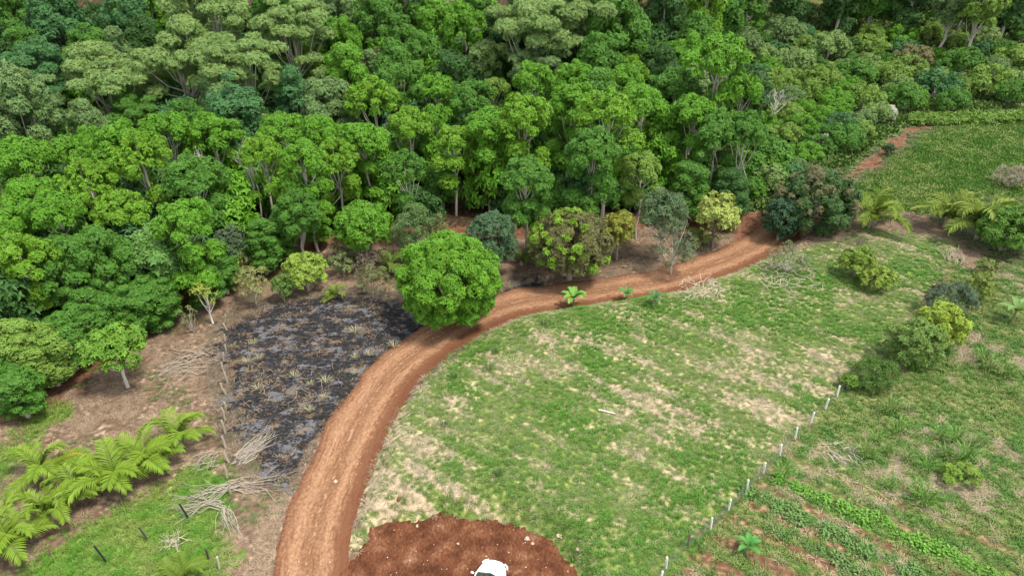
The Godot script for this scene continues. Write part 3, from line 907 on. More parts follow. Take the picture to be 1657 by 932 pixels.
# one tree of its own kind: its crown an ellipsoid of puffs
func lone(called: String, label: String, category: String, x: float, z: float, r: Vector3, cy: float, n: int, pr: float, low: float, dens: float, l: float, w: float, per: int, tint: Color, trunk := 0.15, vary := 0.25, jitter := 0.25, limbs := 8, woodc := Color(0.28, 0.24, 0.19)) -> Node3D:
	rng.seed = hash(label)
	var o := thing(called, label, category, Vector3(x, ground_y(x, z), z))
	var puffs := shell(Vector3(0, cy, 0), r, n, pr, low, jitter)
	part(o, "trunk" if category == "tree" else "stems", wood(trunk, Vector3(0, cy, 0), puffs, limbs, 0.3 if category == "tree" else 0.05), bark("bark_" + woodc.to_html(), woodc))
	begin()
	leaves(puffs, dens, l, w, per, vary, -0.5, 0.4)
	part(o, "crown" if category == "tree" else "foliage", commit(), leafmat(tint.to_html(), tint))
	planted.append(Vector3(x, z, r.x))
	return o

func patches(o: Node3D, called: String, r: Vector3, cy: float, spots: Array, tint: Color, l: float, w: float, per: int, dens: float) -> void:   # flushes of new leaves on a crown
	begin()
	var puffs := []
	for s in spots:
		var d: Vector3 = s[0].normalized()
		puffs.append([Vector3(0, cy, 0) + d * r * 0.97, Vector3.ONE * s[1]])
	leaves(puffs, dens, l, w, per, 0.25, -0.6, 0.5)
	part(o, called, commit(), leafmat(tint.to_html(), tint))

func build_lone_trees() -> void:
	var o: Node3D
	var q: Array
	q = [-4.40, -43.47, 3.69]
	o = lone("mango_tree", "big ball-shaped bright green tree beside the bend of the road", "tree", q[0], q[1], Vector3(q[2], q[2] * 0.88, q[2]), 3.6, 90, 0.19, -0.9, 24.0, 0.27, 0.095, 6, Color(0.10, 0.245, 0.015), 0.3, 0.3, 0.2, 12)
	q = [-11.80, -51.83, 2.26]
	lone("round_tree", "bright green round tree between forest and the ball-shaped tree", "tree", q[0], q[1], Vector3(q[2], q[2] * 0.95, q[2]), 3.3, 34, 0.27, -0.7, 18.0, 0.28, 0.12, 5, Color(0.09, 0.23, 0.015), 0.15)
	q = [-7.92, -51.96, 1.68]
	lone("shrubby_tree", "grey green feathery tree behind the ball-shaped tree", "tree", q[0], q[1], Vector3(q[2], q[2] * 1.2, q[2]), 3.0, 26, 0.3, -0.8, 14.0, 0.26, 0.07, 4, Color(0.10, 0.175, 0.055), 0.09, 0.3, 0.5)
	q = [-6.03, -52.73, 1.00]
	lone("shrubby_tree", "small thin olive tree right of the grey green feathery tree", "tree", q[0], q[1], Vector3(q[2], q[2] * 1.3, q[2]), 2.7, 14, 0.3, -0.8, 10.0, 0.24, 0.08, 4, Color(0.12, 0.15, 0.05), 0.06, 0.3, 0.5)
	q = [-1.51, -50.33, 2.02]
	lone("bluish_tree", "dark bluish green tree just behind the ball-shaped tree", "tree", q[0], q[1], Vector3(q[2], q[2] * 1.15, q[2]), 3.1, 40, 0.25, -0.85, 20.0, 0.22, 0.08, 5, Color(0.06, 0.125, 0.055), 0.16)
	q = [4.56, -49.35, 2.93]
	var r := Vector3(q[2] * 1.1, q[2] * 0.84, q[2])
	o = lone("flushing_mango_tree", "round tree with brownish leaves and bright green new shoots", "tree", q[0], q[1], r, 3.2, 54, 0.22, -0.75, 20.0, 0.27, 0.09, 6, Color(0.125, 0.125, 0.045), 0.22, 0.35)
	rng.seed = 17
	var shoots := []
	for k in 130:
		var d := rv()
		if d.y < -0.65 or rng.randf() < 0.35 + d.x * 0.55: continue
		shoots.append([d, rng.randf_range(0.14, 0.34)])
	patches(o, "new_leaves", r, 3.2, shoots, Color(0.16, 0.28, 0.025), 0.25, 0.1, 5, 26.0)
	q = [8.62, -52.35, 1.49]
	lone("yellowing_tree", "small yellow green tree right of the brownish round tree", "tree", q[0], q[1], Vector3(q[2] * 0.95, q[2] * 1.1, q[2]), 2.8, 18, 0.32, -0.7, 16.0, 0.24, 0.1, 5, Color(0.20, 0.22, 0.03), 0.1, 0.3, 0.45)
	q = [12.13, -52.53, 2.07]
	lone("sparse_tree", "tall sparse grey green tree overhanging the far road", "tree", q[0], q[1], Vector3(q[2], q[2] * 0.9, q[2]), 4.2, 22, 0.26, -0.7, 12.0, 0.26, 0.09, 4, Color(0.085, 0.14, 0.06), 0.1, 0.3, 0.6, 14, Color(0.42, 0.39, 0.34))
	q = [12.74, -50.19, 2.03]
	lone("sparse_tree", "thin pale-stemmed tree with loose grey foliage at the roadside", "tree", q[0], q[1], Vector3(q[2], q[2] * 1.0, q[2]), 2.9, 22, 0.24, -0.8, 9.0, 0.24, 0.08, 4, Color(0.10, 0.135, 0.065), 0.07, 0.3, 0.6, 14, Color(0.42, 0.39, 0.34))
	q = [16.98, -54.36, 2.04]
	lone("yellow_tree", "pale yellow flowering tree beside the red earth at the road end", "tree", q[0], q[1], Vector3(q[2], q[2] * 0.85, q[2]), 3.2, 24, 0.27, -0.6, 11.0, 0.25, 0.11, 5, Color(0.30, 0.36, 0.085), 0.1, 0.25, 0.5, 14, Color(0.2, 0.16, 0.11))
	q = [26.18, -57.20, 3.40]
	r = Vector3(q[2], q[2] * 0.86, q[2])
	o = lone("blossoming_mango_tree", "large round brown-topped tree at the upper end of the knoll", "tree", q[0], q[1], r, 2.9, 60, 0.21, -0.92, 20.0, 0.27, 0.09, 6, Color(0.06, 0.125, 0.035), 0.25, 0.35)
	rng.seed = 18
	shoots = []
	for k in 75:
		var d := rv()
		if d.y < -0.4 or rng.randf() < 0.35 - d.y * 0.6: continue
		shoots.append([d, rng.randf_range(0.2, 0.5)])
	patches(o, "blossom", r, 2.9, shoots, Color(0.15, 0.145, 0.07), 0.2, 0.06, 6, 18.0)
	q = [23.02, -55.97, 1.58]
	lone("dark_tree", "dark bluish green round tree against the large brown-topped tree", "tree", q[0], q[1], Vector3(q[2], q[2] * 1.2, q[2]), 2.0, 30, 0.26, -0.92, 20.0, 0.24, 0.09, 5, Color(0.035, 0.085, 0.035), 0.15)
	q = [-24.48, -36.11, 1.82]
	lone("young_tree", "light green young tree standing alone on the bare slope", "tree", q[0], q[1], Vector3(q[2], q[2] * 0.8, q[2]), 3.1, 20, 0.3, -0.6, 15.0, 0.28, 0.13, 5, Color(0.12, 0.25, 0.025), 0.1, 0.3, 0.5, 8, Color(0.5, 0.47, 0.42))
	q = [-15.75, -47.81, 1.69]
	lone("lime_bush", "yellow green rounded bush above the burnt plot", "bush", q[0], q[1], Vector3(q[2], q[2] * 0.8, q[2]), 1.7, 22, 0.3, -0.5, 18.0, 0.22, 0.1, 5, Color(0.21, 0.31, 0.045), 0.07, 0.25, 0.4)
	q = [-19.15, -45.65, 1.36]
	lone("thin_shrub", "sparse yellowish shrub left of the yellow green bush", "bush", q[0], q[1], Vector3(q[2], q[2] * 1.1, q[2]), 1.9, 20, 0.27, -0.7, 8.0, 0.22, 0.09, 4, Color(0.20, 0.22, 0.07), 0.05, 0.3, 0.6, 16, Color(0.4, 0.36, 0.3))
	q = [-17.12, -46.13, 0.87]
	lone("small_bush", "small mid green bush below the yellow green bush", "bush", q[0], q[1], Vector3(q[2], q[2] * 1.15, q[2]), 1.4, 12, 0.36, -0.7, 22.0, 0.2, 0.08, 5, Color(0.09, 0.17, 0.03), 0.05)
	q = [-21.51, -43.19, 0.87]
	lone("spindly_tree", "spindly pale-trunked tree with few yellow leaves at forest edge", "tree", q[0], q[1], Vector3(q[2], q[2] * 1.2, q[2]), 2.6, 9, 0.3, -0.8, 10.0, 0.25, 0.11, 4, Color(0.24, 0.28, 0.05), 0.08, 0.3, 0.6, 9, Color(0.55, 0.5, 0.43))
	q = [-22.48, -42.04, 0.77]
	lone("thin_shrub", "thin nearly leafless sapling on the bare slope", "bush", q[0], q[1], Vector3(q[2], q[2] * 1.2, q[2]), 1.5, 10, 0.26, -0.8, 5.0, 0.2, 0.09, 4, Color(0.15, 0.19, 0.06), 0.04, 0.3, 0.6, 10, Color(0.4, 0.36, 0.3))
	q = [-21.06, -48.24, 0.75]
	lone("spindly_tree", "small yellow green sapling at the foot of the forest", "tree", q[0], q[1], Vector3(q[2], q[2] * 1.3, q[2]), 2.3, 8, 0.32, -0.8, 14.0, 0.25, 0.11, 4, Color(0.23, 0.30, 0.04), 0.05, 0.3, 0.6, 8)
	q = [-10.58, -46.73, 1.57]
	lone("scrub_bush", "sparse brownish scrub left of the ball-shaped tree", "bush", q[0], q[1], Vector3(q[2], q[2] * 0.9, q[2]), 1.4, 26, 0.25, -0.6, 9.0, 0.2, 0.08, 4, Color(0.13, 0.14, 0.06), 0.05, 0.4, 0.6, 18, Color(0.25, 0.2, 0.16))
	q = [-11.61, -50.13, 1.27]
	lone("scrub_bush", "purplish brown scrub behind the sparse brownish scrub", "bush", q[0], q[1], Vector3(q[2], q[2] * 0.7, q[2]), 1.5, 16, 0.28, -0.6, 10.0, 0.2, 0.08, 4, Color(0.14, 0.11, 0.085), 0.05, 0.4, 0.6, 14, Color(0.3, 0.25, 0.2))
	q = [-13.40, -49.85, 1.17]
	lone("scrub_bush", "pale green low scrub between palm and purplish scrub", "bush", q[0], q[1], Vector3(q[2], q[2] * 0.8, q[2]), 1.2, 14, 0.3, -0.6, 11.0, 0.22, 0.09, 4, Color(0.15, 0.19, 0.07), 0.05, 0.35, 0.5, 10)
	q = [-13.92, -52.11, 1.00]
	lone("scrub_bush", "small grey green bush left of the bright round tree", "bush", q[0], q[1], Vector3(q[2], q[2] * 0.9, q[2]), 1.6, 12, 0.3, -0.6, 11.0, 0.22, 0.09, 4, Color(0.12, 0.16, 0.06), 0.05, 0.35, 0.5, 10)
	# bushes on the knoll and along its right boundary
	q = [26.52, -48.41, 1.42]
	lone("lime_bush", "larger left half of the lime bush pair on the knoll", "bush", q[0], q[1], Vector3(q[2] * 0.95, q[2] * 0.85, q[2]), 1.2, 22, 0.3, -0.5, 20.0, 0.22, 0.1, 5, Color(0.15, 0.235, 0.03), 0.06, 0.3, 0.45)
	q = [27.36, -46.75, 1.20]
	lone("lime_bush", "lower right half of the lime bush pair on the knoll", "bush", q[0], q[1], Vector3(q[2] * 1.15, q[2] * 0.7, q[2]), 0.9, 20, 0.3, -0.4, 20.0, 0.22, 0.1, 5, Color(0.18, 0.26, 0.035), 0.05, 0.3, 0.45)
	q = [31.00, -43.25, 1.79]
	lone("grey_bush", "smooth grey green rounded bush behind the bright lime tree", "bush", q[0], q[1], Vector3(q[2], q[2] * 0.75, q[2] * 0.8), 1.3, 36, 0.24, -0.4, 24.0, 0.17, 0.06, 5, Color(0.075, 0.115, 0.065), 0.07)
	q = [28.07, -39.06, 1.69]
	lone("lime_tree", "bright lime green clumped tree on the knoll boundary", "tree", q[0], q[1], Vector3(q[2], q[2] * 0.95, q[2] * 0.9), 1.9, 18, 0.34, -0.7, 22.0, 0.24, 0.10, 6, Color(0.23, 0.32, 0.04), 0.1, 0.2, 0.4)
	q = [25.70, -37.57, 1.81]
	lone("mixed_bush", "dark and lime leaved bush in front of the lime tree", "bush", q[0], q[1], Vector3(q[2], q[2] * 0.9, q[2] * 0.9), 1.6, 34, 0.25, -0.8, 20.0, 0.22, 0.08, 5, Color(0.13, 0.22, 0.045), 0.08, 0.5, 0.4)
	q = [22.49, -35.45, 1.37]
	lone("grassy_bush", "dark green low bush at the top of the white posts", "bush", q[0], q[1], Vector3(q[2] * 1.2, q[2] * 0.75, q[2]), 0.8, 24, 0.28, -0.5, 20.0, 0.26, 0.05, 5, Color(0.085, 0.165, 0.03), 0.05, 0.35, 0.45)
	q = [20.83, -35.10, 0.57]
	lone("small_bush", "small bright bush beside the topmost white post", "bush", q[0], q[1], Vector3(q[2], q[2] * 0.9, q[2]), 0.5, 9, 0.4, -0.5, 26.0, 0.2, 0.09, 5, Color(0.12, 0.22, 0.03), 0.04)
	q = [34.03, -45.03, 0.99]
	lone("lime_bush", "yellow green straggly bush right of the grey green bush", "bush", q[0], q[1], Vector3(q[2], q[2] * 1.3, q[2]), 1.1, 14, 0.32, -0.6, 15.0, 0.2, 0.09, 5, Color(0.16, 0.22, 0.04), 0.05, 0.3, 0.5)
	q = [36.69, -48.75, 0.86]
	lone("lime_bush", "small olive bush between grey bush and the right palms", "bush", q[0], q[1], Vector3(q[2], q[2] * 0.9, q[2]), 0.7, 10, 0.36, -0.5, 17.0, 0.2, 0.09, 5, Color(0.13, 0.17, 0.04), 0.05, 0.3, 0.5)
	q = [40.02, -52.45, 2.29]
	lone("glossy_bush", "big glossy green bush below the palms at the right edge", "bush", q[0], q[1], Vector3(q[2], q[2] * 0.85, q[2]), 2.1, 36, 0.27, -0.6, 20.0, 0.27, 0.13, 5, Color(0.075, 0.17, 0.02), 0.1, 0.3, 0.35)
	q = [23.73, -27.47, 0.85]
	lone("lime_bush", "small lime bush in the middle of the weedy field", "bush", q[0], q[1], Vector3(q[2] * 1.3, q[2] * 0.6, q[2]), 0.45, 12, 0.35, -0.3, 26.0, 0.17, 0.07, 5, Color(0.15, 0.25, 0.03), 0.03, 0.3, 0.5)
	q = [21.50, -49.25, 1.63]
	lone("thin_shrub", "wispy grey green shrub over the brush pile on the knoll", "bush", q[0], q[1], Vector3(q[2], q[2] * 0.8, q[2]), 1.0, 26, 0.25, -0.4, 8.0, 0.18, 0.06, 4, Color(0.14, 0.18, 0.09), 0.04, 0.3, 0.6, 20, Color(0.5, 0.46, 0.4))
	q = [49.19, -66.73, 1.28]
	lone("dry_bush", "pale dry brown bush right of the far field", "bush", q[0], q[1], Vector3(q[2] * 1.3, q[2], q[2]), 1.2, 24, 0.28, -0.4, 12.0, 0.26, 0.05, 5, Color(0.30, 0.27, 0.20), 0.05, 0.3, 0.5, 16, Color(0.4, 0.35, 0.28))
	q = [45.30, -85.47, 0.96]
	lone("white_flowered_shrub", "white flowered shrub at the thicket edge near the path", "bush", q[0], q[1], Vector3(q[2], q[2], q[2]), 1.3, 12, 0.36, -0.5, 18.0, 0.26, 0.12, 4, Color(0.45, 0.44, 0.38), 0.06)
	q = [33.88, -76.36, 0.88]
	lone("white_flowered_shrub", "white flowered shrub lower down the thicket edge", "bush", q[0], q[1], Vector3(q[2] * 1.2, q[2] * 0.8, q[2]), 1.3, 10, 0.36, -0.5, 16.0, 0.26, 0.12, 4, Color(0.45, 0.42, 0.37), 0.06)
	q = [40.91, -75.20, 0.67]
	lone("small_bush", "tiny dark bush standing alone in the far field", "bush", q[0], q[1], Vector3(q[2], q[2] * 1.2, q[2]), 0.7, 9, 0.4, -0.5, 20.0, 0.24, 0.1, 4, Color(0.05, 0.10, 0.03), 0.04)
	q = [-25.05, -45.45, 2.74]
	lone("umbrella_leaf_tree", "pale green large-leaved tree in front of the forest edge", "tree", q[0], q[1], Vector3(q[2] * 1.1, q[2] * 0.9, q[2]), 4.0, 34, 0.24, -0.6, 9.0, 0.42, 0.22, 7, Color(0.10, 0.215, 0.045), 0.12, 0.2, 0.5, 14, Color(0.45, 0.42, 0.37))
	q = [-21.36, -48.78, 1.22]
	lone("grey_tree", "dull grey green tree between large-leaved tree and bare soil", "tree", q[0], q[1], Vector3(q[2], q[2] * 1.3, q[2]), 3.4, 22, 0.3, -0.8, 13.0, 0.24, 0.1, 4, Color(0.08, 0.12, 0.06), 0.08, 0.3, 0.5)
	# a hedge of creeper along the top of the far field
	for i in 9:
		var p: Vector2 = Vector2(49.45, -85.53).lerp(Vector2(63.44, -86.42), i / 8.0)
		lone("field_border_bush", "low bright bush in the far field's upper border, %s from left" % nth(i + 1), "bush", p.x, p.y, Vector3(2.1, 0.75, 1.4), 0.5, 12, 0.4, -0.2, 14.0, 0.32, 0.16, 4, Color(0.12, 0.215, 0.03), 0.04)

func bare_tree(label: String, x: float, z: float, height: float, spread: float, n: int, r := 0.09, tone := Color(0.5, 0.47, 0.42)) -> void:
	rng.seed = hash(label)
	var o := thing("bare_tree", label, "tree", Vector3(x, ground_y(x, z), z))
	begin()
	var top := Vector3(0.2, height * 0.7, 0)
	tube(bend(Vector3(0, -0.2, 0), top, height * 0.03, 4), r, r * 0.5)
	part(o, "trunk", commit(true), bark("bare_" + tone.to_html(), tone))
	for i in n:
		begin()
		var t := 2.4 * i
		var q := sqrt((i + 0.5) / n)
		var e := Vector3(cos(t) * q * spread, height * (1.0 - 0.25 * q), sin(t) * q * spread)
		var s := Vector3(0, -0.2, 0).lerp(top, 0.6 + 0.4 * rng.randf())
		var mid := s.lerp(e, 0.55) + rv() * 0.15
		tube([s, mid, e], r * 0.4, r * 0.12, 5)
		for j in 5:
			var f := e + (rv() + Vector3.UP * 0.6) * spread * 0.3
			tube([mid.lerp(e, rng.randf()), f], r * 0.16, r * 0.08, 4)
		part(o, "branch", commit(true), bark("bare_" + tone.to_html(), tone))

func build_bare_trees() -> void:
	for a in [[-21.41, -55.47, 0.99, "leafless pale tree rising among the bright forest edge trees", 9.5], [-24.83, -54.42, 0.78, "smaller leafless tree left of the pale leafless one", 9.3], [-33.04, -52.27, 0.66, "leafless grey crown among the leftmost round-topped trees", 9.3], [29.84, -81.35, 1.82, "bare white-limbed tree in front of the thicket", 5.5]]:
		bare_tree(a[3], a[0], a[1], a[4], a[2], 14)
# ---------------------------------------------------------------- palms, bananas
func frond_mesh(l: float, lift: float, seed_: int) -> ArrayMesh:   # grows along +x
	rng.seed = seed_
	begin()
	var n := 46
	var spine := []
	for i in n + 1:
		var t := float(i) / n
		var a := lift - t * t * (lift + 0.75)
		var last: Vector3 = spine[i - 1] if i else Vector3.ZERO
		spine.append(last + Vector3(cos(a), sin(a), 0.0) * l / n if i else Vector3.ZERO)
	tube(spine, 0.035, 0.006, 5, Color(1.5, 1.35, 0.8))
	for i in range(4, n + 1):
		var t := float(i) / n
		var d: Vector3 = (spine[i] - spine[i - 1]).normalized()
		for s in [-1.0, 1.0]:
			var wl: float = l * 0.29 * (0.35 + 0.65 * sin(PI * clampf(t * 0.82 + 0.12, 0.0, 1.0)))
			var ax: Vector3 = (d * (0.55 + 0.6 * t) + Vector3(0, 0, s) * 1.0 + Vector3(0, 0.25 - 0.65 * rng.randf(), 0)).normalized()
			var g := rng.randf_range(0.75, 1.2)
			var yel := rng.randf() * 0.35 + t * 0.35
			leaf(spine[i], ax, (Vector3.UP + d * 0.1).normalized(), wl * rng.randf_range(0.85, 1.1), 0.095, Color(g * (1.0 + yel), g * (1.0 + yel * 0.35), g))
	return commit()

var fronds := []

func palm(label: String, x: float, z: float, l: float, n: int, trunk_h: float, tint := Color(0.13, 0.20, 0.025), group := "", dead := 0) -> void:
	if fronds.is_empty():
		for i in 4: fronds.append(frond_mesh(3.0, [1.45, 1.25, 1.0, 0.6][i], 60 + i))
	rng.seed = hash(label)
	var o := thing("coconut_palm", label, "palm", Vector3(x, ground_y(x, z), z), 0.0, group)
	begin()
	tube(bend(Vector3(0, -0.2, 0), Vector3(0.1, trunk_h, 0.05), 0.04, 3), 0.2, 0.13, 8)
	part(o, "trunk", commit(true), bark("palm_bark", Color(0.3, 0.25, 0.19)))
	for i in n:
		var f := part(o, "frond", fronds[mini(3, int(i * 4.0 / n + 0.2 * rng.randf()))], leafmat("palm_" + tint.to_html(), tint, 0.6))
		f.position = Vector3(0.1, trunk_h - 0.1, 0.05)
		f.rotation = Vector3(rng.randf_range(-0.35, 0.35), 2.39996 * i + rng.randf_range(-0.3, 0.3), rng.randf_range(-0.15, 0.1))
		f.scale = Vector3.ONE * l / 2.7 * rng.randf_range(0.8, 1.05)
	for i in dead:
		var f := part(o, "dry_frond", fronds[3], leafmat("palm_dry", Color(0.42, 0.22, 0.06), 0.3))
		f.position = Vector3(0.1, trunk_h - 0.2, 0.05)
		f.rotation = Vector3(0, 1.0 + 2.1 * i, -0.25)
		f.scale = Vector3.ONE * l / 3.2

func banana(label: String, x: float, z: float, l: float, n: int, tint := Color(0.09, 0.22, 0.05), called := "banana_plant") -> void:
	rng.seed = hash(label)
	var o := thing(called, label, "plant", Vector3(x, ground_y(x, z), z))
	begin()
	tube(bend(Vector3(0, -0.1, 0), Vector3(0, l * 0.8, 0), 0.02, 3), l * 0.09, l * 0.05, 7)
	part(o, "stem", commit(true), mat("banana_stem", Color(0.16, 0.2, 0.07), 0.6))
	for i in n:
		begin()
		var t := 2.39996 * i + rng.randf() * 0.3
		var out := Vector3(cos(t), 0, sin(t))
		var side := Vector3(-out.z, 0, out.x)
		var lift := rng.randf_range(0.5, 1.2)
		var p := Vector3(0, l * 0.75, 0)
		var last := -1
		for j in 9:
			var u := j / 8.0
			var a := lift - u * u * (lift + 0.5)
			if j: p += (out * cos(a) + Vector3.UP * sin(a)) * l / 8.0
			var w := l * 0.17 * pow(sin(PI * clampf(u * 0.9 + 0.06, 0.0, 1.0)), 0.6)
			var k := pv.size()
			var e := Vector3.UP * w * 0.35 + rv() * 0.02 * l
			pv.append_array([p - side * w + e, p, p + side * w + e])
			var g := rng.randf_range(0.85, 1.15)
			pc.append_array([Color(g, g, g), Color(1.5, 1.4, 1.2), Color(g, g, g)])
			if last >= 0:
				for q in 2: pi.append_array([last + q, last + q + 1, k + q, last + q + 1, k + q + 1, k + q])
			last = k
		part(o, "leaf", commit(), leafmat("banana_" + tint.to_html(), tint, 0.5))

func grass_clump(label: String, x: float, z: float, h: float, mesh: Mesh, tint: Color) -> void:
	var o := part(self, numbered("grass_clump"), mesh, leafmat("clump_" + tint.to_html(), tint, 0.45))
	tag(o, label, "grass clump", "grass clumps in the weedy field")
	o.position = Vector3(x, ground_y(x, z) - 0.02, z)
	o.rotation.y = rng.randf() * TAU
	o.scale = Vector3(h, h, h)

func build_plants() -> void:
	var row := "young coconut palms in the row at lower left"
	for a in [[Vector2(-25.60, -28.47), "yellowing young palm with an orange dry frond, highest on the left", 2.3, 9, 0.6, 1], [Vector2(-22.92, -27.02), "young palm in the row between yellowing palm and bare soil", 2.25, 9, 0.6, 0], [Vector2(-21.24, -27.67), "tallest upright young palm in the middle of the row", 2.5, 10, 0.8, 0],
		[Vector2(-20.15, -29.01), "spreading young palm left of the row's upper end", 2.4, 10, 0.8, 0], [Vector2(-19.08, -30.69), "young palm at the row's upper end beside the brush line", 2.2, 9, 0.7, 0], [Vector2(-23.67, -25.66), "young palm above the lower left corner palm", 2.1, 9, 0.6, 0], [Vector2(-24.48, -23.60), "young palm in the lower left corner", 2.3, 10, 0.7, 0], [Vector2(-26.08, -23.14), "palm cut off by the left picture edge", 2.3, 10, 0.7, 0]]:
		palm(a[1], a[0].x, a[0].y, a[2], a[3], a[4], Color(0.17, 0.275, 0.03), row, a[5])
	palm("small lone palm rising at the bottom edge on the lawn", Vector2(-15.55, -21.76).x, Vector2(-15.55, -21.76).y, 1.7, 8, 0.25, Color(0.13, 0.21, 0.03))
	palm("palm left of the dark strip beside the brown-topped tree", Vector2(31.34, -57.37).x, Vector2(31.34, -57.37).y, 3.4, 11, 0.9, Color(0.16, 0.24, 0.035))
	palm("left palm of the pair below the far field", Vector2(38.03, -57.37).x, Vector2(38.03, -57.37).y, 3.4, 12, 1.0, Color(0.18, 0.25, 0.045))
	palm("right palm of the pair below the far field", Vector2(39.22, -54.66).x, Vector2(39.22, -54.66).y, 3.6, 13, 1.2, Color(0.18, 0.25, 0.045))
	palm("small palm between the round tree and ball-shaped tree", Vector2(-9.75, -50.44).x, Vector2(-9.75, -50.44).y, 1.9, 8, 0.4, Color(0.13, 0.2, 0.04))
	palm("tiny palm at the upper edge of the burnt plot", Vector2(-13.50, -46.77).x, Vector2(-13.50, -46.77).y, 1.2, 8, 0.3, Color(0.15, 0.22, 0.04))
	palm("tiny palm between bluish tree and brownish round tree", Vector2(0.68, -51.63).x, Vector2(0.68, -51.63).y, 1.6, 7, 0.4, Color(0.11, 0.16, 0.04))
	palm("tiny palm left of the bright round tree's foot", Vector2(-13.00, -51.93).x, Vector2(-13.00, -51.93).y, 1.3, 7, 0.2, Color(0.14, 0.22, 0.04))
	palm("small drooping palm beside the yellow flowering tree", Vector2(15.96, -55.10).x, Vector2(15.96, -55.10).y, 1.9, 8, 0.5, Color(0.11, 0.17, 0.03))
	banana("banana plant standing at the inside edge of the road", Vector2(4.56, -45.24).x, Vector2(4.56, -45.24).y, 1.15, 9, Color(0.12, 0.26, 0.04))
	banana("broad-leaved plant on red soil by the white fence", Vector2(11.19, -22.87).x, Vector2(11.19, -22.87).y, 0.75, 6, Color(0.06, 0.20, 0.04), "broad_leaf_plant")
	banana("leaning banana plant at the right edge of the knoll", Vector2(35.11, -42.23).x, Vector2(35.11, -42.23).y, 1.35, 6, Color(0.10, 0.19, 0.045))
	banana("small spiky plant on the road bank below the sparse tree", Vector2(8.53, -46.13).x, Vector2(8.53, -46.13).y, 0.8, 7, Color(0.07, 0.17, 0.04), "roadside_plant")
	banana("upright dark plant at the road bank near the brush", Vector2(10.26, -44.35).x, Vector2(10.26, -44.35).y, 0.9, 6, Color(0.05, 0.13, 0.04), "roadside_plant")
	# clumps of tall grass
	rng.seed = 5
	var clump := tuft_mesh(34, 0.85, 0.7, 0.05)
	var spots := [Vector2(20.52, -30.36), Vector2(20.78, -29.44), Vector2(22.20, -31.16), Vector2(21.63, -28.98), Vector2(19.45, -29.21), Vector2(23.58, -33.00), Vector2(24.31, -30.76), Vector2(25.01, -30.41), Vector2(26.15, -30.26), Vector2(24.78, -28.98), Vector2(25.73, -36.82), Vector2(30.47, -36.82), Vector2(31.10, -36.20), Vector2(22.41, -32.84), Vector2(14.36, -27.62), Vector2(21.00, -26.55), Vector2(21.12, -25.94), Vector2(22.42, -28.29), Vector2(19.84, -26.98), Vector2(23.88, -29.21), Vector2(30.57, -34.41), Vector2(30.60, -37.78)]
	spots.sort_custom(func(a, b): return a.x / -a.y < b.x / -b.y)
	for i in spots.size():
		grass_clump("tall green grass clump in the weedy field, %s from the left" % nth(i + 1), spots[i].x, spots[i].y, rng.randf_range(0.7, 1.25), clump, [Color(0.09, 0.21, 0.03), Color(0.11, 0.19, 0.04)][i % 2])
	for a in [[Vector2(-3.64, -36.07), "dark grass tuft at the knoll's left brow near the road"], [Vector2(-1.52, -36.95), "dark grass tuft right of the brow's first tuft"], [Vector2(-3.96, -31.67), "lone dark grass tuft among bare sandy patches"], [Vector2(-0.74, -27.84), "dark grass tuft in the middle of the near knoll"], [Vector2(2.95, -23.01), "green grass tuft at the clearing's right edge"], [Vector2(2.23, -42.00), "dark tuft on the road bank by the banana plant"], [Vector2(-1.16, -38.65), "dark grass tuft below the bend's right bank"]]:
		var o := part(self, numbered("grass_tuft"), clump, leafmat("tuft_dark", Color(0.06, 0.105, 0.035), 0.4))
		tag(o, a[1], "grass tuft")
		o.position = Vector3(a[0].x, ground_y(a[0].x, a[0].y) - 0.02, a[0].y)
		o.scale = Vector3.ONE * 0.55
	var tussocks := [Vector2(-16.96, -39.02), Vector2(-10.55, -39.09), Vector2(-12.89, -36.32), Vector2(-11.97, -36.62), Vector2(-12.31, -33.85), Vector2(-10.25, -37.44), Vector2(-9.65, -39.43), Vector2(-17.81, -40.76), Vector2(-17.56, -38.55), Vector2(-14.12, -37.13), Vector2(-16.10, -35.83), Vector2(-11.73, -35.00), Vector2(-8.12, -40.41), Vector2(-11.10, -42.09)]
	tussocks.sort_custom(func(a, b): return a.x / -a.y < b.x / -b.y)
	for i in tussocks.size():
		var o := part(self, numbered("scorched_tussock"), clump, leafmat("scorched", Color(0.30, 0.275, 0.17), 0.2))
		tag(o, "pale scorched grass tussock in the burnt plot, %s from the left" % nth(i + 1), "grass tussock", "scorched tussocks in the burnt plot")
		o.position = Vector3(tussocks[i].x, ground_y(tussocks[i].x, tussocks[i].y), tussocks[i].y)
		o.rotation.y = rng.randf() * TAU
		o.scale = Vector3(1, 0.7, 1) * rng.randf_range(0.45, 0.75)
	# the crop row: leafy plants one after another
	rng.seed = 8
	var leafs := []
	for i in 3: leafs.append(leafy_mesh(95, 0.45, 0.2, 0.12))
	var rows := [[Vector2(14.25, -27.58), Vector2(23.29, -20.80), 52, Color(0.12, 0.27, 0.035), "bright crop plant", "first crop row right of the bare red furrow"], [Vector2(12.48, -26.76), Vector2(19.65, -20.80), 36, Color(0.11, 0.21, 0.055), "dull green crop plant", "middle crop row of the near field"], [Vector2(12.69, -24.75), Vector2(16.75, -21.22), 16, Color(0.12, 0.19, 0.06), "greyish crop plant", "crop row nearest the fence foot"]]
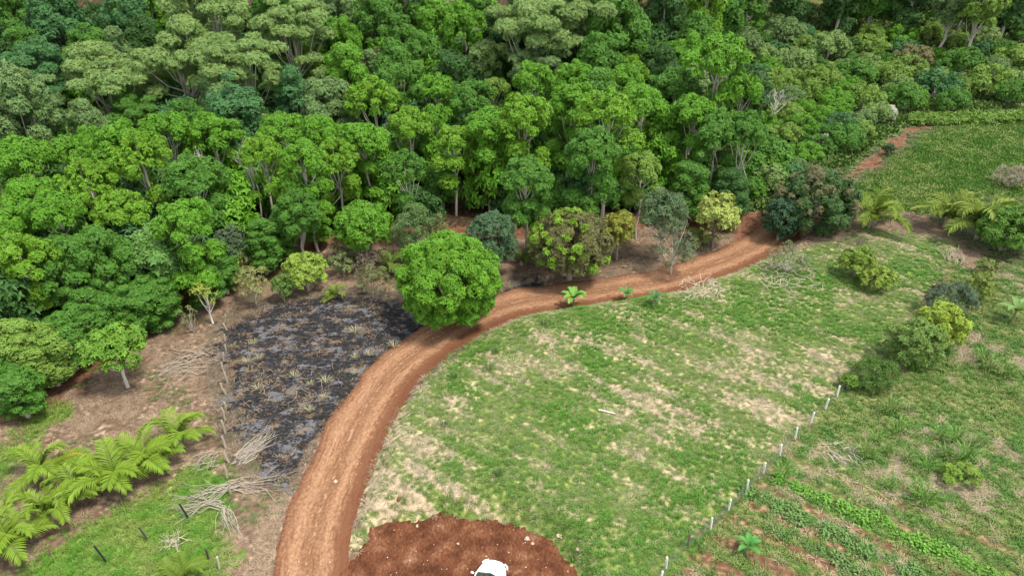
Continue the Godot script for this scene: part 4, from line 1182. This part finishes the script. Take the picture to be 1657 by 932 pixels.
	for r in rows:
		for i in r[2]:
			var a: Vector2 = r[0]
			var p := a.lerp(r[1], (i + rng.randf() * 0.6) / r[2]) + Vector2(rng.randf_range(-0.35, 0.35), rng.randf_range(-0.3, 0.3))
			var o := part(self, numbered("crop_plant"), leafs[i % 3], leafmat("crop_" + r[3].to_html(), r[3], 0.5))
			tag(o, "%s in the %s, %s along" % [r[4], r[5], nth(i + 1)], "crop plant", "plants of the " + r[5])
			o.position = Vector3(p.x, ground_y(p.x, p.y), p.y)
			o.rotation.y = rng.randf() * TAU
			o.scale = Vector3(1, 0.8, 1) * rng.randf_range(0.45, 1.2)

# ---------------------------------------------------------------- fences, brush, car
func post_mesh(h: float, r: float, sides := 6) -> ArrayMesh:
	begin()
	tube([Vector3(0, -0.25, 0), Vector3(0.01, h * 0.5, 0), Vector3(0, h - 0.02, 0), Vector3(0, h, 0)], r, r * 0.85, sides)
	return commit(true)

func build_fences() -> void:
	rng.seed = 12
	var at := [Vector2(6.78, -21.22), Vector2(7.20, -21.98), Vector2(8.48, -23.30), Vector2(9.81, -24.29), Vector2(10.99, -25.45), Vector2(12.27, -26.72), Vector2(13.51, -27.98), Vector2(14.79, -29.30), Vector2(16.08, -30.66), Vector2(17.46, -31.99), Vector2(18.72, -33.17), Vector2(19.84, -34.29), Vector2(21.06, -35.59), Vector2(22.42, -36.82)]
	var base: Vector2 = at[0]
	var o := thing("wire_fence", "white-posted wire fence between the knoll and the weedy field", "fence", Vector3(base.x, ground_y(base.x, base.y), base.y))
	var tops := []
	var white := mat("white_post", Color(0.62, 0.62, 0.6), 0.7)
	var old := mat("old_post", Color(0.1, 0.085, 0.07), 0.9)
	var pm := post_mesh(0.85, 0.055)
	for i in at.size():
		var p: Vector2 = at[i]
		var y := ground_y(p.x, p.y)
		var q := part(o, "post", pm, old if i == 2 else white)
		q.position = Vector3(p.x, y, p.y) - o.position
		q.rotation = Vector3(rng.randf_range(-0.05, 0.05), rng.randf() * 3.0, rng.randf_range(-0.06, 0.06))
		tops.append(q.position)
	var wire := mat("wire", Color(0.14, 0.145, 0.14), 0.6)
	for level in [0.2, 0.45, 0.7]:
		begin()
		for i in tops.size() - 1:
			var a: Vector3 = tops[i] + Vector3.UP * level
			var b: Vector3 = tops[i + 1] + Vector3.UP * level
			tube([a, a.lerp(b, 0.5) - Vector3.UP * 0.02, b], 0.004, 0.004, 4)
		part(o, "wire", commit(), wire)
	# chain-link netting at the lower end
	begin()
	for i in 8:
		var a: Vector3 = tops[i]
		var b: Vector3 = tops[i + 1]
		for j in 16:
			for s in [0, 1]:
				var u: Vector3 = a.lerp(b, j / 16.0) + Vector3.UP * (0.66 * s)
				var v: Vector3 = a.lerp(b, (j + 2.0) / 16.0 if j < 15 else 1.0) + Vector3.UP * (0.66 * (1 - s))
				tube([u, v], 0.002, 0.002, 3, Color.WHITE, false)
	var net := part(o, "netting", commit(), wire)
	net.set_meta("kind", "stuff")
	for a in [[Vector2(-16.64, -25.58), 1.15, "black leaning fence post nearest the cut branches", Color(0.02, 0.02, 0.022), 0.2], [Vector2(-18.21, -24.27), 0.95, "dark slim post between the two black fence posts", Color(0.05, 0.05, 0.045), 0.2], [Vector2(-19.61, -22.92), 1.25, "black leaning fence post nearest the palms", Color(0.02, 0.02, 0.022), 0.2], [Vector2(-14.74, -23.10), 0.8, "short dark post on the lawn by the brush line", Color(0.05, 0.045, 0.04), 0.0], [Vector2(-14.06, -22.58), 0.9, "grey weathered post beside the road's red verge", Color(0.4, 0.38, 0.35), -0.1]]:
		var p := part(self, numbered("fence_post"), post_mesh(a[1], 0.05), mat("post_" + a[3].to_html(), a[3], 0.8))
		tag(p, a[2], "post", "old fence posts at lower left")
		p.position = Vector3(a[0].x, ground_y(a[0].x, a[0].y), a[0].y)
		p.rotation.z = a[4]
	# stumps of a cut live fence, along the left edge of the burnt plot
	rng.seed = 31
	for i in 15:
		var c: Vector2 = Vector2(-20.80, -43.47).lerp(Vector2(-15.18, -27.23), i / 14.0)
		begin()
		var h := rng.randf_range(0.4, 1.1)
		tube(bend(Vector3(0, -0.2, 0), Vector3(rng.randf_range(-0.15, 0.15), h, 0), 0.04, 3), 0.075, 0.06, 7)
		var s := part(self, numbered("stump_post"), commit(true), bark("stump", Color(0.3, 0.26, 0.2)))
		tag(s, "cut live-fence stump left of the burnt plot, %s from the top" % nth(i + 1), "stump", "stumps of the cut live fence")
		s.position = Vector3(c.x + rng.randf_range(-0.15, 0.15), ground_y(c.x, c.y), c.y)

func brush(label: String, c: Vector2, n: int, l: float, aim: float, fan: float, tone: Color, spread := 0.4, lift := 0.25) -> void:
	rng.seed = hash(label)
	var o := thing("brush_pile", label, "brush pile", Vector3(c.x, ground_y(c.x, c.y), c.y))
	var m := bark("brush_" + tone.to_html(), tone)
	for i in int(n * 1.7):
		begin()
		var t := aim + rng.randf_range(-fan, fan)
		var d := Vector3(cos(t), 0, sin(t))
		var s := Vector3(rng.randf_range(-spread, spread), 0.03 + rng.randf() * lift, rng.randf_range(-spread, spread))
		var ll := l * rng.randf_range(0.5, 1.15)
		var e := s + d * ll
		e.y = 0.04 + rng.randf() * lift
		var r := rng.randf_range(0.008, 0.026)
		var pts := bend(s, e, ll * 0.09, 4)
		for k in pts.size(): pts[k].y = maxf(pts[k].y, 0.03)
		tube(pts, r, r * 0.35, 5)
		for j in 2:
			var f: Vector3 = pts[2 + j]
			tube([f, f + (d + rv() * 0.7) * ll * 0.25], r * 0.5, r * 0.2, 4)
		part(o, "branch", commit(true), m)

func build_brush() -> void:
	var pale := Color(0.34, 0.30, 0.25)
	brush("pale heap of long branches left of the burnt plot", Vector2(-20.63, -38.42), 22, 2.6, 2.9, 0.9, pale, 1.1)
	brush("thick fan of pale branches at the burnt plot's lower left", Vector2(-15.41, -29.72), 26, 2.3, -0.95, 0.35, pale, 0.5)
	brush("branches fanning left onto the lawn", Vector2(-15.22, -27.75), 16, 2.9, 2.6, 0.45, pale, 0.3)
	brush("long branches lying right towards the road", Vector2(-15.26, -27.67), 9, 3.2, -0.1, 0.4, pale, 0.3)
	brush("lowest fan of branches pointing down to the verge", Vector2(-14.92, -26.07), 12, 1.9, 1.1, 0.35, pale, 0.25)
	brush("long thin branches reaching left across the lawn", Vector2(-15.13, -26.31), 9, 3.0, 3.35, 0.25, pale, 0.25)
	brush("short broken branches above the lawn's upper end", Vector2(-16.80, -29.72), 12, 1.4, 2.2, 0.8, pale, 0.5)
	brush("pale dry palm leaves heaped on the lawn", Vector2(-16.83, -24.04), 22, 0.7, 1.6, 3.0, Color(0.4, 0.35, 0.26), 0.35)
	brush("dark tangled heap of dead branches beyond the road", Vector2(9.77, -52.44), 34, 2.2, 0.3, 1.6, Color(0.17, 0.14, 0.11), 1.6, 0.7)
	brush("low line of dead sticks behind the road", Vector2(6.52, -50.44), 22, 1.8, 0.1, 0.7, Color(0.2, 0.15, 0.11), 1.6, 0.25)
	brush("dead sticks under the brownish round tree", Vector2(1.60, -51.93), 22, 1.5, 0.1, 1.4, Color(0.22, 0.16, 0.12), 1.8, 0.2)
	brush("bleached brush heap on the road's inner bank", Vector2(14.22, -46.46), 40, 1.1, 0.0, 3.1, Color(0.48, 0.42, 0.33), 1.3, 0.3)
	brush("pale brush and leaves scattered under the wispy shrub", Vector2(21.35, -48.43), 50, 1.0, 0.0, 3.1, Color(0.45, 0.40, 0.33), 2.2, 0.3)
	brush("dark dead branches under the brown-topped tree", Vector2(27.98, -54.41), 26, 1.7, -0.2, 1.0, Color(0.13, 0.11, 0.09), 1.2, 0.4)
	brush("dark litter of sticks below the pair of palms", Vector2(34.34, -57.37), 34, 1.8, -0.1, 0.8, Color(0.2, 0.165, 0.13), 2.6, 0.25)
	brush("dry branch line along the knoll's upper right border", Vector2(35.39, -50.63), 24, 1.8, -1.2, 0.4, Color(0.36, 0.31, 0.24), 0.8, 0.35)
	brush("pale dry sticks in the weedy field near the fence", Vector2(18.18, -29.44), 14, 1.0, 0.6, 0.8, Color(0.45, 0.43, 0.38), 0.8, 0.12)
	brush("scorched sticks strewn over the upper burnt plot", Vector2(-11.83, -42.69), 10, 1.3, 0.0, 3.1, Color(0.2, 0.15, 0.11), 3.0, 0.2)
	brush("scorched sticks strewn over the lower burnt plot", Vector2(-13.89, -35.29), 12, 1.3, 0.0, 3.1, Color(0.26, 0.2, 0.15), 2.8, 0.2)
	# single logs
	for a in [[Vector2(5.63, -32.84), 1.0, "short pale log lying on the knoll", 0.35], [Vector2(41.44, -67.34), 0.8, "small pale stick lying in the far field", 0.8]]:
		begin()
		tube(bend(Vector3(-a[1] * 0.5, 0.05, 0), Vector3(a[1] * 0.5, 0.05, 0), 0.01, 3), 0.05, 0.045, 7)
		var g := part(self, numbered("log"), commit(true), bark("log", Color(0.55, 0.5, 0.43)))
		tag(g, a[2], "log")
		g.position = Vector3(a[0].x, ground_y(a[0].x, a[0].y) + 0.03, a[0].y)
		g.rotation.y = -a[3]
	# scorched saplings that still stand in the burnt plot
	for a in [[Vector2(-12.78, -39.43), 1.9, "scorched brown sapling in the middle of the burnt plot"], [Vector2(-16.04, -37.13), 1.1, "thin charred sapling at the burnt plot's left side"], [Vector2(-16.15, -41.56), 0.9, "short charred sapling near the burnt plot's top"], [Vector2(-9.88, -41.56), 0.9, "short scorched sapling near the ball-shaped tree"]]:
		bare_tree(a[2], a[0].x, a[0].y, a[1], a[1] * 0.35, 7, 0.03, Color(0.2, 0.13, 0.09))
	# stones and clods
	rng.seed = 71
	var stones := [[Vector2(2.38, -24.31), 0.17, "largest tan stone near the clearing's right edge"], [Vector2(0.76, -24.31), 0.13, "stone lying left of the largest tan stone"], [Vector2(1.03, -24.04), 0.09, "small stone below the clearing's right edge stones"], [Vector2(-5.88, -26.36), 0.14, "dark clod lying alone on the sandy grass"], [Vector2(-4.83, -25.11), 0.1, "pale stone at the clearing's upper left"], [Vector2(-9.59, -28.11), 0.13, "white stone lying on the dirt road"], [Vector2(-2.68, -24.04), 0.07, "tiny pale stone above the car"], [Vector2(3.20, -23.40), 0.12, "pale stone beside the clearing's right tuft"]]
	for a in stones:
		var st := part(self, numbered("stone"), rock_mesh(), mat("stone", Color(0.42, 0.32, 0.24)) if not "dark" in a[2] else mat("clod", Color(0.12, 0.06, 0.035)))
		tag(st, a[2], "stone")
		st.position = Vector3(a[0].x, maxf(0.0, ground_y(a[0].x, a[0].y)) + a[1] * 0.25, a[0].y)
		st.scale = Vector3(a[1], a[1] * 0.7, a[1])
		st.rotation.y = rng.randf() * TAU

func rock_mesh() -> ArrayMesh:
	begin()
	for j in 6:
		for i in 9:
			var a := PI * j / 5.0
			var b := TAU * i / 9.0
			var d := Vector3(sin(a) * cos(b), cos(a), sin(a) * sin(b))
			pv.append(d * (1.0 + 0.9 * noise.get_noise_3dv(d * 60.0 + Vector3.ONE * rng.randf() * 0.01)))
			pc.append(Color.WHITE)
	for j in 5:
		for i in 9:
			var k := j * 9 + i
			var k2 := j * 9 + (i + 1) % 9
			pi.append_array([k, k2, k + 9, k2, k2 + 9, k + 9])
	return commit()
# ---------------------------------------------------------------- car: forward is -z, origin on the ground under its middle
func loft(rings: Array, closed_ends := true) -> ArrayMesh:
	begin()
	var n: int = rings[0].size()
	for r in rings:
		for p in r:
			pv.append(p)
			pc.append(Color.WHITE)
	for i in rings.size() - 1:
		for j in n - 1:
			var k := i * n + j
			pi.append_array([k, k + 1, k + n, k + 1, k + n + 1, k + n])
	if closed_ends:
		for e in [0, rings.size() - 1]:
			var c := Vector3.ZERO
			for p in rings[e]: c += p
			pv.append(c / n)
			pc.append(Color.WHITE)
			for j in n - 1:
				pi.append_array([e * n + j, pv.size() - 1, e * n + j + 1] if e == 0 else [e * n + j, e * n + j + 1, pv.size() - 1])
	return commit(true)

func body_ring(z: float, w: float, top: float, bottom: float, crown: float) -> Array:   # from the left sill over the top to the right sill
	var out := []
	for s in [-1.0, 1.0]:
		var half := []
		half.append(Vector3(s * w * 0.9, bottom, z))
		half.append(Vector3(s * w * 0.98, bottom + 0.12, z))
		half.append(Vector3(s * w, lerpf(bottom, top, 0.55), z))
		half.append(Vector3(s * w * 0.975, top - 0.12, z))
		half.append(Vector3(s * w * 0.93, top - 0.04, z))
		half.append(Vector3(s * w * 0.84, top, z))
		half.append(Vector3(s * w * 0.45, top + crown * 0.75, z))
		half.append(Vector3(0.0, top + crown, z))
		if s > 0.0:
			half.reverse()
			half.remove_at(0)
		out.append_array(half)
	return out

func build_car() -> void:
	var c: Vector2 = Vector2(-1.02, -21.61)
	var turn := -0.34
	var o := thing("parked_car", "white car parked on the red earth clearing, cut by the bottom edge", "car", Vector3.ZERO, turn)
	o.scale = Vector3.ONE * 0.83
	var windshield := Vector3(0, 0, -0.62).rotated(Vector3.UP, turn)
	o.position = Vector3(c.x - windshield.x, 0.02, c.y - windshield.z)
	var paint := mat("white_paint", Color(0.82, 0.82, 0.82), 0.25, 0.5)
	paint.clearcoat_enabled = true
	paint.clearcoat = 0.6
	paint.clearcoat_roughness = 0.08
	var glass := mat("tinted_glass", Color(0.012, 0.03, 0.035), 0.06, 0.6)
	var black := mat("black_plastic", Color(0.02, 0.02, 0.02), 0.6)
	var rings := []
	for a in [[-1.93, 0.14, 0.70, 0.36, 0.02], [-1.91, 0.28, 0.77, 0.30, 0.03], [-1.85, 0.38, 0.84, 0.26, 0.035], [-1.73, 0.52, 0.89, 0.24, 0.045], [-1.55, 0.655, 0.925, 0.22, 0.05], [-1.3, 0.775, 0.955, 0.22, 0.05], [-0.95, 0.845, 0.985, 0.22, 0.05], [-0.6, 0.865, 0.99, 0.22, 0.03], [0.0, 0.87, 0.99, 0.22, 0.0], [1.2, 0.87, 1.0, 0.22, 0.0], [1.7, 0.84, 1.0, 0.25, 0.0], [1.92, 0.76, 0.95, 0.32, 0.0], [1.98, 0.66, 0.85, 0.4, 0.0]]:
		rings.append(body_ring(a[0], a[1], a[2], a[3], a[4]))
	part(o, "body", loft(rings), paint)
	# greenhouse: dark glass under a white roof with white pillars
	var gl := func(z0: float, z1: float, w0: float, w1: float, y0: float, y1: float) -> ArrayMesh:
		begin()
		pv.append_array([Vector3(-w0, y0, z0), Vector3(w0, y0, z0), Vector3(w1, y1, z1), Vector3(-w1, y1, z1), Vector3(0, y0 + 0.05, z0 - signf(z1 - z0) * 0.13), Vector3(0, y1 + 0.02, z1 - signf(z1 - z0) * 0.06)])
		for i in 6: pc.append(Color.WHITE)
		pi.append_array([0, 4, 3, 4, 5, 3, 4, 1, 5, 1, 2, 5])
		return commit(true)
	part(o, "windshield", gl.call(-0.74, -0.08, 0.72, 0.58, 1.0, 1.47), glass)
	part(o, "rear_window", gl.call(1.82, 1.5, 0.66, 0.56, 1.02, 1.44), glass)
	var roof := []
	for a in [[-0.17, 0.60, 1.44], [-0.06, 0.64, 1.49], [0.3, 0.66, 1.535], [0.9, 0.66, 1.53], [1.4, 0.63, 1.49], [1.56, 0.58, 1.43]]:
		var r := []
		for j in 9:
			var u := j / 4.0 - 1.0
			r.append(Vector3(u * a[1], a[2] - 0.07 * pow(absf(u), 3.0), a[0]))
		roof.append(r)
	part(o, "roof", loft(roof, false), paint)
	for s in [-1.0, 1.0]:
		begin()
		var p := [Vector3(s * 0.80, 0.98, -0.62), Vector3(s * 0.82, 0.98, 1.7), Vector3(s * 0.60, 1.40, 1.45), Vector3(s * 0.64, 1.45, 0.4), Vector3(s * 0.62, 1.42, -0.1)]
		for v in p:
			pv.append(v)
			pc.append(Color.WHITE)
		pi.append_array([0, 1, 3, 1, 2, 3, 0, 3, 4])
		part(o, "side_window", commit(), glass)
		for pl in [[Vector3(s * 0.79, 0.97, -0.72), Vector3(s * 0.62, 1.46, -0.08), 0.045], [Vector3(s * 0.83, 0.97, 0.35), Vector3(s * 0.655, 1.46, 0.4), 0.04], [Vector3(s * 0.80, 0.98, 1.74), Vector3(s * 0.60, 1.44, 1.46), 0.07]]:
			begin()
			tube([pl[0], pl[0].lerp(pl[1], 0.5) + Vector3(s * 0.02, 0.01, 0), pl[1]], pl[2], pl[2] * 0.9, 6)
			part(o, "pillar", commit(true), paint)
		begin()
		tube([Vector3(s * 0.66, 1.008, -0.84), Vector3(s * 0.63, 0.985, -1.25), Vector3(s * 0.50, 0.915, -1.66)], 0.007, 0.007, 4)
		part(o, "bonnet_seam", commit(), black)
		begin()
		tube([Vector3(s * 0.84, 1.0, -0.52), Vector3(s * 0.90, 1.03, -0.54)], 0.03, 0.03, 6)
		var arm := part(o, "mirror_arm", commit(true), black)
		arm.position.y = 0.0
		var shell_ := SphereMesh.new()
		shell_.radius = 0.5
		shell_.height = 1.0
		shell_.radial_segments = 16
		shell_.rings = 8
		var mr := part(o, "wing_mirror", shell_, paint)
		mr.position = Vector3(s * 0.97, 1.05, -0.54)
		mr.scale = Vector3(0.22, 0.15, 0.13)
		begin()
		tube([Vector3(s * 0.50, 0.74, -1.85), Vector3(s * 0.66, 0.78, -1.74), Vector3(s * 0.76, 0.83, -1.5)], 0.07, 0.04, 8)
		part(o, "headlight", commit(true), mat("lamp_glass", Color(0.7, 0.72, 0.74), 0.1, 0.6))
		begin()
		tube([Vector3(s * 0.15 - 0.2, 1.03, -0.80), Vector3(s * 0.15 + 0.35, 1.09, -0.66)], 0.012, 0.008, 5)
		part(o, "wiper", commit(true), black)
		for z in [-1.22, 1.25]:
			begin()
			tube([Vector3(s * 0.70, 0.31, z), Vector3(s * 0.88, 0.31, z)], 0.31, 0.31, 20)
			var wh := part(o, "wheel", commit(), black)
			begin()
			tube([Vector3(s * 0.86, 0.31, z), Vector3(s * 0.89, 0.31, z)], 0.2, 0.19, 16)
			part(wh, "rim", commit(), mat("rim_metal", Color(0.45, 0.45, 0.46), 0.4))

# ----------------------------------------------------------------
func _ready() -> void:
	var cam := Camera3D.new()
	cam.name = "camera"
	add_child(cam)
	cam.position = Vector3(0, 30, 0)
	cam.rotation_degrees = Vector3(-32, 0, 0)
	cam.fov = 43.0
	cam.far = 4000.0
	cam.current = true
	var env := Environment.new()
	var sky := Sky.new()
	var sm := ProceduralSkyMaterial.new()
	sm.sky_top_color = Color(0.80, 0.82, 0.84)
	sm.sky_horizon_color = Color(0.86, 0.87, 0.87)
	sm.ground_bottom_color = Color(0.25, 0.27, 0.2)
	sm.ground_horizon_color = Color(0.5, 0.52, 0.5)
	sm.sun_angle_max = 1.0
	sky.sky_material = sm
	env.background_mode = Environment.BG_SKY
	env.sky = sky
	env.tonemap_mode = Environment.TONE_MAPPER_LINEAR
	env.tonemap_exposure = 2.42
	env.sdfgi_enabled = true
	env.ssao_enabled = true
	env.ssil_enabled = true
	var we := WorldEnvironment.new()
	we.name = "environment"
	we.environment = env
	add_child(we)
	var sun := DirectionalLight3D.new()
	sun.name = "sun"
	sun.light_color = Color(1.0, 0.965, 0.91)
	sun.light_energy = 0.8
	sun.light_angular_distance = 12.0
	sun.shadow_enabled = true
	add_child(sun)
	sun.look_at_from_position(Vector3(0.42, 1.0, 0.22) * 50.0, Vector3.ZERO)

	noise.seed = 1
	noise.frequency = 0.03
	noise.fractal_octaves = 3
	rng.seed = 1
	var t0 := Time.get_ticks_msec()
	build_ground()
	print("ground ", Time.get_ticks_msec() - t0)
	build_forest()
	print("forest ", Time.get_ticks_msec() - t0)
	build_lone_trees()
	build_bare_trees()
	print("trees ", Time.get_ticks_msec() - t0)
	rng.seed = 2
	build_cover()
	print("cover ", Time.get_ticks_msec() - t0)
	build_plants()
	build_fences()
	build_brush()
	build_car()
	print("done ", Time.get_ticks_msec() - t0, " things ", get_child_count())
